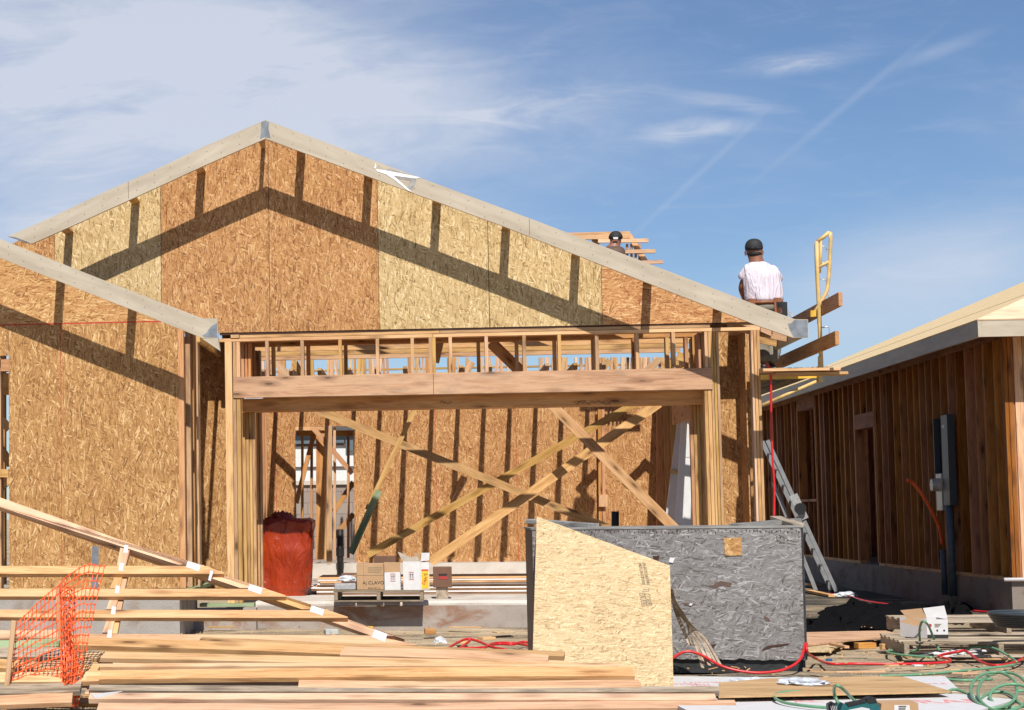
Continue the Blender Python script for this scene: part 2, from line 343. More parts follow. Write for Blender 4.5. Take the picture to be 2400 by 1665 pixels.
M['pinkink'] = plain('pale_red_ink', (.66, .26, .25), .7, bst=0)
M['labely'] = plain('yellow_label', (.72, .45, .03), .5, var=.1)
M['labelr'] = plain('red_label', (.35, .03, .03), .6, var=.1)
M['chalk'] = plain('red_chalk', (.42, .06, .03), .9, bst=0)
M['seam'] = plain('dark_gap', (.05, .02, .012), .9, bst=0)
M['skin'] = plain('skin', (.24, .10, .055), .5, var=.1)
M['hair'] = plain('hair', (.012, .009, .008), .8)
M['cap'] = plain('cap_cloth', (.016, .016, .018), .75)
M['leather'] = plain('belt_leather', (.22, .075, .03), .5, var=.3)
M['khaki'] = plain('work_trousers', (.20, .18, .14), .9, var=.25, sc=9, bst=.5)
M['glove'] = plain('work_glove', (.30, .40, .38), .7)
M['meter'] = plain('meter_glass', (.42, .38, .34), .3)
M['panel'] = plain('panel_grey', (.035, .045, .052), .45, var=.1)
M['conduit'] = plain('grey_conduit', (.07, .095, .12), .5)
M['block'] = None
def shirt_mat():
    m, n = mat('white_shirt'); tc = n.n('ShaderNodeTexCoord'); p = tc.outputs['Object']
    a = n.noise(n.map(p, rot=(0, .5, 0), sc=(14, 5, 3)), 1., 4, .55, 1.4)
    n.l(n.ramp(a, [(.3, (.62, .55, .62)), (.7, (.74, .68, .74))]), n.b.inputs['Base Color']); n.b.inputs['Roughness'].default_value = .9; bump(n, a, .9, .05); return m
M['shirt'] = shirt_mat()
def bag_mat():
    m, n = mat('red_plastic_bag'); tc = n.n('ShaderNodeTexCoord'); p = tc.outputs['Object']
    a = n.noise(n.map(p, sc=(7, 7, 2.2)), 1., 4, .55, 1.6); b = n.noise(n.map(p, sc=(3, 3, 2)), 1., 3)
    n.l(n.ramp(b, [(.3, (.20, .014, .003)), (.7, (.38, .042, .006))]), n.b.inputs['Base Color']); n.b.inputs['Roughness'].default_value = .32
    n.b.inputs['Transmission Weight'].default_value = 0.; bump(n, a, .7, .06); return m
M['bag'] = bag_mat()
def block_mat():
    m, n = mat('concrete_blocks'); tc = n.n('ShaderNodeTexCoord'); br = n.n('ShaderNodeTexBrick')
    q = n.map(tc.outputs['Object'], sc=(1, 1, 1)); n.l(q, br.inputs['Vector']); br.inputs['Scale'].default_value = 1; br.inputs['Brick Width'].default_value = .4; br.inputs['Row Height'].default_value = .2
    br.inputs['Mortar Size'].default_value = .006; br.inputs['Color1'].default_value = (.27, .22, .19, 1); br.inputs['Color2'].default_value = (.32, .265, .23, 1); br.inputs['Mortar'].default_value = (.16, .13, .115, 1)
    n.l(br.outputs[0], n.b.inputs['Base Color']); n.b.inputs['Roughness'].default_value = .95; return m
M['block'] = block_mat()
M['stucco'] = plain('pale_stucco', (.62, .63, .62), .9, var=.06)
M['glassdk'] = plain('window_glass', (.12, .15, .17), .12, var=.1, bst=0)
M['brown'] = plain('brown_trim', (.10, .06, .045), .7)
M['sheath'] = osb('roof_sheathing', (.50, .34, .17), (.62, .46, .25), (.68, .53, .31), (.74, .60, .38), size=1.3)
M['sheathp'] = wood('roof_plywood', (.62, .40, .27), (.72, .52, .34), (.78, .62, .42), grain=.5)
M['ply'] = wood('brown_plywood', (.33, .19, .09), (.45, .28, .135), (.54, .36, .19), grain=.35)
M['metalplate'] = plain('nail_plate', (.80, .80, .82), .3, .35, var=.2, sc=60, bst=.4)
M['clear'] = plain('crumpled_film', (.55, .58, .62), .15, var=.3, sc=40, bst=.9)
YR = lambda x: x
# ------------------------------------------------------------ ground
def ground():
    xs = [-400, -150, -60, -30, -18] + [-12+i*.14 for i in range(172)] + [16, 20, 30, 60, 150, 400]
    ys = [-60, -30, -16, -12] + [-11.5+i*.1 for i in range(160)] + [4.8+i*.5 for i in range(30)] + [24, 40, 80, 200, 900]
    bm = bmesh.new(); g = []
    for y in ys:
        row = []
        for x in xs:
            z = 0.
            if -12 <= x <= 12.5 and -11.6 < y < 8:
                z = .028*noise.noise(V((x*.7, y*2.2, 0))) + .022*noise.noise(V((x*1.7, y*6, 3)))
                z -= .035
            row.append(bm.verts.new((x, y, z)))
        g.append(row)
    for a, b in zip(g, g[1:]):
        for i in range(len(xs)-1): bm.faces.new((a[i], a[i+1], b[i+1], b[i]))
    o = bmo('ground', bm, M['ground'], None, None, True); tag(o, kind='structure')
ground()
# ============================================================ the house under construction
H = thing('house', 'wood framed house under construction with pale fascia boards and open garage', 'house', W(1000, 1440, 0)*1)
GY = 0.; YI = .63; LY = -1.4; OV = .6
def zat(x, y, Y): return W(x, y, Y).z
def xat(x, y, Y): return W(x, y, Y).x
ZS = zat(1000, 1408, 0)                       # slab top
ZP1 = zat(900, 777.5, 0); ZP0 = zat(900, 793.5, 0)   # double top plate
ZB1 = zat(1000, 875.5, 0); ZB0 = zat(1000, 925.5, 0)   # header beam
ZI0 = zat(1100, 956, .14)
# gable sheathing, one panel per sheet
def rakeY(x):   # under edge of the rake on the wall plane (hidden behind the fascia)
    return 295+(622-x)*.4556 if x < 622 else 295+(x-622)*.3775
def bot(x): return 780.4-.0204*(x-513.5)
pan = [(-40, 128.5, 'osb_red'), (129.5, 378, 'osb_pale'), (379.2, 632.4, 'osb_red'), (633.6, 888.8, 'osb_red'), (890, 1147, 'osb_pale'), (1148.6, 1411.5, 'osb_pale'), (1412.7, 1765, 'osb_redh')]
for a, b, mm in pan:
    la = .0125*(a+10)/2400*1; 
    top = [(a-(bot(a)-rakeY(a))*(a+10)*1.71e-5*1, rakeY(a)+6), (b-(bot(b)-rakeY(b))*(b+10)*1.71e-5, rakeY(b)+6)]
    pts = [(a, bot(a)), (b, bot(b)), top[1], top[0]]
    poly('sheathing_panel', H, pts, GY-.012, .012, M[mm], V((1, 0, 0)))
q = [W(x_, y_, .002) for x_, y_ in ((60, 775), (1740, 752), (1740, 722), (1400, 605), (1000, 455), (622, 335), (400, 432), (60, 580))]
poly3('gable_seam_backing', H, q, V((0, -1, 0)), .01, M['seam'], X0)  # unseen dark sheet added so no sky shows through the panel seams
for ty, tx, tyy in (('32', 983, 744), ('24', 1022, 743.5), ('16', 1066, 741)): text('grade_stamp', H, ty, .045, frame(W(tx, tyy, -.0135), X0, V((0, -1, 0))), M['inkgrey'], .8)
random.seed(77)
for cols in ((902, 930, 973, 1016, 1060, 1100, 1140), (1156, 1190, 1234, 1279, 1320, 1362, 1403), (645, 680, 722, 768, 812, 850, 882), (392, 430, 470, 512, 555, 596, 626), (140, 180, 220, 262, 300, 342, 370), (1420, 1470, 1560, 1620)):
    bm = bmesh.new()
    for c_ in cols:
        y_ = rakeY(c_)+30+random.uniform(0, 20); st = random.uniform(28, 36)
        while y_ < bot(c_)-6:
            if random.random() < .75: boxbm(.005, .003, random.uniform(.018, .05), 0, bm, W(c_+random.uniform(-1.5, 1.5), y_, -.0135))
            y_ += st+random.uniform(-4, 4)
    bmo('nail_marks', bm, M['brown'], H)
# thin shadow line under the sheathing, painted as a dark strip
wbox('rim_shadow_strip', H, xat(515, 782, 0), xat(1778, 757, 0), -.004, .03, ZP1, ZP1+.03, M['seam'])
def fascia(name, pts, Y, parent=H): return poly(name, parent, pts, Y, .04, M['fascia'])
fascia('rake_fascia', [(621.8, 281.5), (473.6, 346), (366.5, 397), (245, 450), (104, 517), (18, 554.5), (36, 560), (55, 568), (74, 572), (180, 525), (330, 457), (482, 387), (621.8, 325.5)], -OV)
fascia('rake_fascia', [(622.6, 281.5), (983, 416.5), (1240, 511.5), (1526, 620.5), (1800, 725.5), (1863, 748.5), (1894, 749), (1895, 791), (1859, 792), (1780, 765), (1505, 658.5), (1174, 528.5), (622.6, 325.5)], -OV)
fascia('rake_fascia', [(-60, 536.5), (0, 560.5), (300, 679.5), (474, 746.5), (510, 746.5), (511, 792), (474, 792.5), (317, 729.5), (190, 680), (-60, 581)], LY-OV)
# painted patches and caulk on the fascia
poly('primer_patch', H, [(612, 287), (622, 283), (631, 287), (629, 300), (634, 324), (621, 321), (609, 326), (612, 308)], -OV-.002, .0015, M['bluegrey'])
poly('primer_patch', H, [(1862, 750), (1893, 750.5), (1893.5, 790), (1860, 790.5), (1852, 775), (1846, 760), (1856, 757)], -OV-.002, .0015, M['bluegrey'])
poly('primer_patch', H, [(487, 775), (496, 764), (509, 757), (509.5, 790.5), (480, 790.5), (474, 787), (484, 781)], LY-OV-.002, .0015, M['bluegrey'])
poly('primer_patch', H, [(20, 554.5), (36, 556), (54, 564), (66, 571), (74, 571.5), (55, 567.5), (36, 559.5)], -OV-.002, .0015, M['bluegrey'])
poly('primer_patch', H, [(900, 400), (915, 395), (940, 404), (974, 414), (975, 425), (966, 446), (955, 440), (962, 424), (935, 420)], -OV-.002, .0015, plain('grey_smear', (.27, .26, .25), .7, var=.3))
poly('caulk_line', H, [(880, 397), (900, 399), (925, 404), (985, 416), (976, 419), (922, 412), (940, 428), (966, 451), (955, 446), (925, 422), (905, 409), (884, 402)], -OV-.0045, .002, M['caulk'])
poly('caulk_line', H, [(880, 382), (882, 390), (880, 396), (877, 393), (879, 388)], -OV-.0045, .002, M['caulk'])
random.seed(61)
def nails(Y, x0, y0, x1, y1, n):
    bm = bmesh.new()
    for i in range(n):
        t = (i+.5)/n
        for dy in (9, 30): boxbm(.007, .003, .007, 0, bm, W(x0+(x1-x0)*t+random.uniform(-4, 4), y0+(y1-y0)*t+dy+random.uniform(-3, 3), Y-.001))
    bmo('nail_heads', bm, M['brown'], H)
nails(-OV, 622, 282, 60, 536, 14); nails(-OV, 622, 282, 1860, 748, 30); nails(LY-OV, 0, 561, 474, 746, 12)
for x_, y_, Yq in ((1240, 511.5, -OV), (300, 425, -OV)): poly('board_joint', H, [(x_, y_+1), (x_+1, y_+1), (x_+1.6, y_+41), (x_+.6, y_+41)], Yq-.001, .0008, M['brown'])
# roof structure behind the fascia: outlookers from wall to fascia, drip edge of the rake rafters
FA, FL, FR = W(622, 304, -OV), W(104, 543, -OV), W(1800, 747, -OV)
def fz(X):   # height of the middle of the main rake fascia
    return FA.z+(FL.z-FA.z)*(X-FA.x)/(FL.x-FA.x) if X < FA.x else FA.z+(FR.z-FA.z)*(X-FA.x)/(FR.x-FA.x)
for x in (163, 318, 472, 703+3, 863, 1023, 1185, 1348, 1516, 1680):
    P = W(x, rakeY(x), 0); s = 5/12*(1 if x < 622 else -1); P.z = fz(P.x)
    stick('outlooker', H, V((P.x, -OV+.04, P.z)), V((P.x, .35, P.z)), .088, .038, M['tan'], V((-s, 0, 1)))
Pa = W(618, 320, 0); Pa.z = FA.z-.03
stick('ridge_board', H, V((Pa.x, -OV+.04, Pa.z)), V((Pa.x, 2.2, Pa.z)), .038, .14, M['tan'], V((0, 0, 1)))
for s, xe in ((1, 30), (-1, 1800)):
    A = V((FA.x, .03, FA.z-.01)); B = V((xat(xe, 500, .02), .03, 0)); B.z = fz(B.x)-.01; stick('rake_rafter', H, A, B, .12, .038, M['tan'])
# eave fascia on the right runs back in depth
e0 = W(1878, 771, -OV); stick('eave_fascia', H, e0+V((0, .04, 0)), e0+V((0, 7.5, 0)), .038, .19, M['fascia'], V((0, 0, 1)))
for k in range(10):
    y = .1+k*.61; P = W(1785, 745, 0); stick('rafter_tail', H, V((P.x-.35, y, e0.z+.13)), V((e0.x-.02, y, e0.z-.02)), .11, .038, M['tan'], V((0, -1, 0)))
poly('soffit_block', H, [(1783, 766), (1808, 776), (1808, 788), (1783, 777)], -.02, .038, M['fresh'])
# left eave: short tail board and depthwise plate
e1 = W(511, 800, LY-OV); poly('eave_return', H, [(473, 793.5), (511, 793), (515.5, 822.5)], LY-OV+.002, .10, M['fascia'])
sX = W(465, 800, LY).x; stick('eave_plate', H, V((sX, LY, zat(465, 792, LY))), V((sX, .55, zat(465, 792, LY))), .089, .038, M['tan'], V((1, 0, 0)))
# plates
xl, xr = xat(513, 795, 0), xat(1781, 770, 0)
zm = (ZP0+ZP1)/2
wbox('top_plate', H, xat(562, 788, 0), xat(1030, 780, 0), 0, .14, zm+.0015, ZP1, M['fresh'], .002); wbox('top_plate', H, xat(1030.6, 780, 0), xat(1664, 766, 0), 0, .14, zm+.0015, ZP1, M['tan'], .002)
wbox('top_plate', H, xl, xat(1014, 780, 0), 0, .14, ZP0, zm-.0015, M['fresh'], .002); wbox('top_plate', H, xat(1014.7, 780, 0), xr, 0, .14, ZP0, zm-.0015, M['fresh'], .002)
wbox('plate_block', H, xat(541, 786, 0), xat(561, 786, 0), -.01, .13, zm+.002, ZP1+.001, M['tan'])
wbox('ledger', H, xl+.02, xr-.03, .142, .18, ZP0+.01, ZP1+.09, M['orange'])
wbox('inner_top_plate', H, xl+.02, xr-.02, YI, YI+.14, ZP0, ZP1, M['orange'])
# header beam
wbox('header_beam', H, xat(546.5, 908, 0), xat(1669.5, 886, 0), -.012, .13, ZB0, ZB1, M['beam'], .004)
wbox('beam_joint', H, xat(1015.5, 900, 0), xat(1016.5, 900, 0), -.0145, -.012, ZB0+.003, ZB1-.003, M['seam'])
wbox('inner_header_beam', H, xat(575, 950, .5), xat(1650, 935, .5), .136, .44, ZI0, ZB1-.02, M['orange'], .004)
random.seed(19)
for x0_, n_ in ((1030, 12), (1345, 34)):   # pencil scrawl on the shaded beam
    q = [W(x0_+i*2.6+random.uniform(-1, 1), 944+random.uniform(-6, 7)*(1 if i % 2 else -.6), .133) for i in range(n_)]
    tube('pencil_scrawl', H, q, .0022, M['inkbrown'], 4, 3)
wbox('beam_shim', H, xat(572, 936, 0), xat(617, 936, 0), -.02, .0, ZB0-.012, ZB0-.002, M['steel'])
# cripples
for x in [625.8, 708.4, 797.2, 885, 966.9, 1009.5, 1017.6, 1056, 1140.6, 1229.6, 1312, 1400, 1494.7, 1579.7]:
    c = xat(x, 842, 0); wbox('cripple_stud', H, c-.0185, c+.0185, .002, .138, ZB1, ZP0, M['tan'] if random.random() < .6 else M['fresh'], .002)
for x in [592, 640, 722, 810, 1122, 1212, 1301, 1392, 1487, 1565, 1610, 1628]:
    c = xat(x, 846, YI); wbox('inner_cripple', H, c-.019, c+.019, YI+.002, YI+.138, ZB1-.02, ZP0, M['orange'] if random.random() < .5 else M['tan'])
ZF = ZS+.04
def studs(lst, Y, d, z0, z1, yref=1000, nm='stud'):
    for a, b, mm in lst:
        xa, xb = xat(a, yref, Y), xat(b, yref, Y); wbox(nm, H, xa+.001, xb-.001, Y, Y+d, z0, z1, M[mm], .002)
# left post group
studs([(528.5, 545.6, 'pink')], 0, .14, ZS-.02, ZP0)
studs([(546, 554.5, 'tan'), (555, 564.5, 'tan')], .004, .14, ZS-.02, ZB0)
studs([(545.6, 553, 'tan'), (553.4, 562.5, 'fresh')], .004, .14, ZB1, ZP0, 840)
studs([(568, 575.5, 'tan'), (576, 583, 'tan'), (583.5, 590, 'tan'), (590.5, 598, 'tan')], .36, .09, ZS, ZI0)
studs([(564.5, 572, 'orange'), (573, 580, 'orange'), (581, 588, 'orange')], .16, .19, ZB1, ZP0, 840)
studs([(600, 606, 'orange'), (607, 612.5, 'tan')], 1.2, .14, ZS, ZP0)
# right post group
studs([(1670.5, 1676.5, 'tan'), (1677, 1683.5, 'tan'), (1684, 1690.5, 'tan')], 0, .14, ZS-.02, ZP0)
studs([(1653, 1661, 'tan'), (1661.5, 1670, 'fresh')], .004, .14, ZS-.02, ZB0)
studs([(1652, 1660, 'fresh'), (1660.5, 1669.8, 'tan')], .004, .14, ZB1, ZP0, 840)
studs([(1617, 1625, 'orange'), (1625.6, 1633, 'tan'), (1633.5, 1641, 'tan'), (1641.5, 1649.5, 'tan')], .40, .09, ZS, ZI0)
studs([(1637, 1643, 'orange'), (1644, 1650, 'orange')], .16, .3, ZB1, ZP0, 840)
studs([(1619.5, 1629, 'tan')], .8, .14, ZB1, ZP0, 840)
# right corner
studs([(1766, 1772, 'pink'), (1772.5, 1779.5, 'fresh'), (1780, 1787, 'tan')], 0, .14, ZS-.02, ZP0)
# recessed sheathing each side of the door
def upn(name, x0, x1, yy, Y, z0, z1, mm, t=.012):
    a, b = xat(x0, yy, Y), xat(x1, yy, Y); return poly3(name, H, [V((a, Y, z0)), V((b, Y, z0)), V((b, Y, z1)), V((a, Y, z1))], V((0, -1, 0)), t, M[mm], V((1, 0, 0)))
upn('shear_panel', 440, 566, 1000, YI-.013, ZS, ZP1, 'osb_tan'); upn('shear_panel', 1640, 1786, 1000, YI-.013, ZS, ZP1, 'osb_tan')
# ------- left wing (stands 1.4 m forward)
ZLp = zat(200, 758.5, LY); ZL0 = zat(420, 1379, LY); XC = xat(418, 1100, LY)
zt = lambda x: W(x, 575+.395*(x)+22, LY)   # follows rake
for a, b in ((21, 142.8), (143.8, 418)):
    xa, xb = xat(a, 1000, LY), xat(b, 1000, LY); poly3('sheathing_panel', H, [V((xa, LY, ZL0)), V((xb, LY, ZL0)), V((xb, LY, ZLp-.004)), V((xa, LY, ZLp-.004))], V((0, -1, 0)), .012, M['osb_tan'], V((1, 0, 0)))
xa = xat(-120, 1000, LY); xb = xat(21, 1000, LY)-.003; z0 = zat(10, 834, LY)
poly3('sheathing_panel', H, [V((xa, LY, z0)), V((xb, LY, z0)), V((xb, LY, ZLp-.004)), V((xa, LY, ZLp-.004))], V((0, -1, 0)), .012, M['osb_tan'], V((1, 0, 0)))
za = zat(-60, 590, LY)
TL = W(-60, 565, LY); TR = W(418, 752, LY)
for a, b in ((-60, 146), (147, 416)):
    A = W(a, 0, LY); fa = lambda x: W(x, 565+.3925*(x+60), LY)
    poly3('sheathing_panel', H, [V((fa(a).x, LY, ZLp+.012)), V((fa(b).x, LY, ZLp+.012)), fa(b) if fa(b).z > ZLp+.012 else V((fa(b).x, LY, ZLp+.02)), fa(a)], V((0, -1, 0)), .012, M['osb_tanh'], V((1, 0, 0)))
wbox('chalk_joint', H, xat(-60, 763, LY), XC, LY+.001, LY+.02, ZLp-.004, ZLp+.012, M['chalk'])
wbox('chalk_joint', H, xat(143.1, 1000, LY)-.002, xat(143.5, 1000, LY)+.002, LY-.002, LY+.008, ZL0, ZLp, M['chalk'])
for x in (-20, 137, 304):
    P = W(x+6, 560, LY); q0, q1 = W(0, 583, LY-OV), W(474, 769, LY-OV); P.z = q0.z+(q1.z-q0.z)*(P.x-q0.x)/(q1.x-q0.x); stick('outlooker', H, V((P.x, LY-OV+.04, P.z)), V((P.x, LY+.35, P.z)), .088, .038, M['tan'], V((5/12, 0, 1)))
stick('rake_rafter', H, W(-80, 572, LY+.04), W(420, 766, LY+.04), .12, .038, M['tan'])
# side wall of the wing, bare studs running back
for a, b, Y, mm in ((419, 433, LY+.004, 'orange'), (437, 448, LY+.22, 'tan'), (449, 455.5, LY+.62, 'orange'), (456.5, 469, LY+1.1, 'tan'), (462, 466, LY+.3, 'tan')):
    xa, xb = xat(a, 1100, Y), xat(b, 1100, Y); wbox('wing_stud', H, xa, xb, Y, Y+.09, ZL0, ZLp+.02, M[mm], .002)
wbox('wing_plate', H, XC-.0, XC+.14, LY+.01, .62, ZLp+.021, ZLp+.06, M['tan'])
wbox('wing_plate', H, XC, XC+.14, LY+.01, .62, ZL0-.04, ZL0-.001, M['green'])
wbox('wing_sheathing', H, XC-.155, XC-.142, LY+.02, .6, ZL0, ZLp, M['osb_red'])
# window framing at the far left of the wing
zsill = zat(10, 1108, LY)
for a, b, Y, mm in ((-6, 2, LY+.02, 'tan'), (-60, -50, LY+.02, 'tan')): xa, xb = xat(a, 1000, Y), xat(b, 1000, Y); wbox('jamb_stud', H, xa, xb, Y, Y+.12, ZL0, z0, M[mm])
wbox('window_header', H, xat(-90, 850, LY), xat(20, 850, LY), LY+.02, LY+.14, zat(10, 870, LY), zat(10, 842, LY), M['orange'])
wbox('window_sill', H, xat(-90, 1100, LY), xat(20, 1100, LY), LY-.0, LY+.14, zat(10, 1119, LY), zat(10, 1100, LY), M['tan'])
bar('brace', H, (-30, 950), (21, 1005), .089, LY+.6, .038, M['fresh']); bar('brace', H, (-30, 1170), (25, 1120), .089, LY+.4, .038, M['fresh']); bar('brace', H, (-20, 1020), (25, 1090), .089, LY+.9, .038, M['orange'])
for x in (-20, 6): bar('inner_stud', H, (x, 800), (x+1, 1370), .05, LY+2.2, .09, M['orange'])
wbox('inner_header', H, xat(-80, 890, LY+2), xat(60, 890, LY+2), LY+2, LY+2.1, zat(10, 925, LY+2), zat(10, 875, LY+2), M['orange'])
# metal strap on the wing wall
poly('hold_down_strap', H, [(216, 1280), (231, 1281), (230, 1385), (214, 1385)], LY-.004, .003, plain('dull_strap', (.20, .22, .25), .5, .5))
# foundations
wbox('foundation', H, xat(-200, 1400, LY), xat(421, 1400, LY), LY-.01, .1, -.15, ZL0-.041, M['concg'])
wbox('foundation', H, xat(421.2, 1400, 0), xat(600, 1400, 0), -.25, 1.5, -.15, ZS-.14, M['conc'])
wbox('mud_sill', H, xat(468, 1380, 0), xat(596, 1355, 0), -.03, .2, ZS-.058, ZS-.021, M['green'])
wbox('post_footing', H, xat(574, 1380, -.02), xat(604, 1380, -.02), -.26, .25, -.15, ZS-.06, M['conc'])
# garage slab with irregular front lip
def slab():
    bm = bmesh.new(); n = 90; x0, x1 = xat(600, 1410, 0), xat(1800, 1400, 0); T = []; Fm = []; B = []; K = []
    for i in range(n+1):
        x = x0+(x1-x0)*i/n; w = .02*noise.noise(V((x*1.3, 0, 0)))+.008*noise.noise(V((x*6, 0, 2)))
        K.append(bm.verts.new((x, 9, ZS))); T.append(bm.verts.new((x, -.02+w, ZS))); Fm.append(bm.verts.new((x, -.05+w, ZS-.03+.4*w))); B.append(bm.verts.new((x, -.045+w*.6, -.12)))
    for r, s in ((K, T), (T, Fm), (Fm, B)):
        for i in range(n): bm.faces.new((r[i], s[i], s[i+1], r[i+1]))
    bm.faces.new((K[0], B[0], Fm[0], T[0])); bm.faces.new((K[-1], T[-1], Fm[-1], B[-1]))
    bmo('garage_slab', bm, M['slab'], H)
    x0, x1 = x0+.02, x1-.02
    wbox('slab_edge', H, x0, x1, -.075, -.062, -.12, ZS-.05, M['conc'])
slab()
# back wall of the garage
BY = 7.9; ZBK = zat(1100, 1317, BY); ZBT = ZP1
DX0, DX1 = 693, 829
zdo = zat(760, 1000, BY)
for a, b in ((560, 646), (646.8, DX0)): upn('back_wall_sheathing', a, b, 1100, BY, ZBK, ZBT, 'osb_red')
for a, b in ((DX1, 926.5), (927.2, 1021.4), (1022, 1210.2), (1210.8, 1399), (1399.6, 1545)): upn('back_wall_sheathing', a, b, 1100, BY, ZBK, ZBT, 'osb_red')
upn('back_wall_sheathing', DX0+.3, DX1-.3, 1100, BY, zdo, ZBT, 'osb_red')
for x in (1021.7, 1210.5, 646.4): wbox('chalk_line', H, xat(x, 1100, BY)-.004, xat(x, 1100, BY)+.004, BY-.003, BY-.0005, ZBK, ZBT, M['chalk'])
wbox('back_wall_seam_backing', H, xat(600, 1100, BY)+.0, xat(DX0-2, 1100, BY), BY+.0005, BY+.02, ZBK, ZBT, M['seam']); wbox('back_wall_seam_backing', H, xat(DX1+2, 1100, BY), xat(1545, 1100, BY), BY+.0005, BY+.02, ZBK, ZBT, M['seam'])  # dark sheets added behind the panels to keep daylight out of the seams
wbox('curb', H, xat(540, 1320, BY), xat(1600, 1320, BY), BY-.35, BY+.2, ZS-.02, ZBK, M['slab'])
# door framing in the back wall
def bst(a, b, y0, y1, Y, mm, d=.09): poly('door_framing', H, [(a, y0), (b, y0), (b, y1), (a, y1)], Y, d, M[mm])
bst(741, 757, 1002, 1312, BY+.02, 'orange'); bst(757.6, 765, 1002, 1312, BY+.02, 'fresh'); bst(765.5, 778, 998, 1325, BY-.35, 'tan'); bst(781, 787, 1002, 1312, BY+.05, 'fresh')
for a, b in ((705.5, 711), (727, 733), (813, 819)): bst(a, b, 1010, 1308, BY+.6, 'orange')
bst(692, 768, 1001, 1009, BY-.02, 'fresh'); bst(694, 829, 1009, 1022, BY+.3, 'orange')
bar('brace', H, (735, 1005), (826, 1110), .075, BY-.15, .038, M['orange']); bar('brace', H, (735, 1020), (694, 1180), .07, BY+.3, .038, M['orange'])
bar('brace', H, (782, 1200), (828, 1130), .08, BY+.9, .038, M['orange']); bar('brace', H, (780, 1262), (829, 1205), .08, BY+.9, .038, M['orange'])
# right wall of the garage: studs running back, then openings to daylight
RX = xat(1781, 1100, 0)-.10
for k in range(18):
    y = .85+k*.4
    if 3.2 < y < 5.9: continue
    wbox('side_wall_stud', H, RX-.09, RX, y, y+.038, ZS, ZP0, M['tan' if k % 2 else 'orange'])
wbox('side_plate', H, RX-.09, RX, .3, 8, ZP0, ZP1, M['tan']); wbox('side_header', H, RX-.09, RX, 3.2, 5.9, ZP0-.75, ZP0-.45, M['orange'])
wbox('side_sheathing', H, RX+.002, RX+.014, .15, 3.25, ZS, ZP1, M['osb_red']); wbox('side_sheathing', H, RX+.002, RX+.014, 5.9, 8, ZS, ZP1, M['osb_red'])
LX = xat(476, 1100, 0)
for k in range(19): y = .8+k*.41; wbox('side_wall_stud', H, LX-.05, LX+.05, y, y+.038, ZS, ZP0, M['orange'])
wbox('side_sheathing', H, LX-.065, LX-.052, .7, 8, ZS, ZP1, M['osb_tan'])
# ceiling trusses of the garage seen through the header
for k in range(5):
    y = 2.2+k*.72; t = thing('roof_truss', None, None, (0, y, ZP0)); t.parent = H; t.matrix_basis = wmat(H).inverted() @ Matrix.Translation((0, y, ZP0))
    del_ = None
    mm = M[('beam', 'tan', 'beam', 'tan', 'beam')[k]]
    xa, xb = xat(598, 830, y), RX-.05
    wbox('bottom_chord', t, xa, xb, y, y+.038, ZP0+.19, ZP0+.33, mm, .002)
    A = W(622, 300, 0); A = V((A.x, y, A.z-.05)); 
    for s, X in ((1, xa), (-1, xb)) if k < 2 else ():
        h = ZP0+.2 if s < 0 else A.z-(A.x-xa)*5/12
        stick('top_chord', t, A, V((X, y, h if s > 0 else A.z-(xb-A.x)*5/12)), .09, .038, M['tan'])
for k in range(13):
    X = xat(604+k*88*.78, 870, 4.6); 
    t = thing('depth_truss', None, None); t.parent = H; t.matrix_basis = wmat(H).inverted() @ Matrix.Translation((X, 6, ZP0))
    stick('bottom_chord', t, V((X, 5.35, ZP0+.05)), V((X, 9.6, ZP0+.05)), .055, .089, M['tan'], V((0, 0, 1)))
    stick('top_chord', t, V((X+.068, 5.35, ZP0+.35)), V((X+.068, 7.8, ZP0+1.3)), .055, .089, M['fresh'], V((0, 0, 1)))
    0 and stick('web', t, V((X+.02, 5.45, ZP0+.1)), V((X+.02, 5.9, ZP0+.5)), .038, .07, M['tan'], V((0, 0, 1)))
# framing of the rooms behind, seen in the slot above the beam
random.seed(11)
x = 606
while x < 1640:
    w = random.choice((5, 6, 8)); Y = random.choice((9.8, 10.6, 12.0)); lean = random.uniform(-5, 5)
    if not (915 < x < 955 or 1018 < x < 1052 or 1098 < x < 1128 or 1238 < x < 1256 or 1328 < x < 1342 or 735 < x < 755): bar('rear_stud', H, (x+lean, 838), (x, 905), w*.0078, Y, .09, M[random.choice(('tan', 'orange', 'fresh', 'pink'))])
    x += w+random.uniform(1, 9) if x < 1420 else w+2.5
for yr_ in (862, 874): wbox('rear_plate', H, xat(600, yr_, 12.4), xat(1620, yr_, 12.4), 12.4, 12.5, zat(1000, yr_+4, 12.4), zat(1000, yr_, 12.4), M['tan'])
for kb, (p, q) in enumerate((((690, 850), (720, 905)), ((1078, 900), (1106, 848)), ((1385, 890), (1430, 845)), ((1498, 888), (1545, 842)), ((1540, 842), (1590, 892)), ((640, 845), (760, 960)))):
    bar('brace', H, p, q, .1, 6.4+.06*kb, .038, M['tan'])
for a, b in ((668, 700), (1390, 1640)): pass
bar('brace', H, (1150, 802), (1222, 872), .13, .9, .04, M['orange'])
bar('brace', H, (1031, 802), (1020, 850), .09, .95, .04, M['tan'])
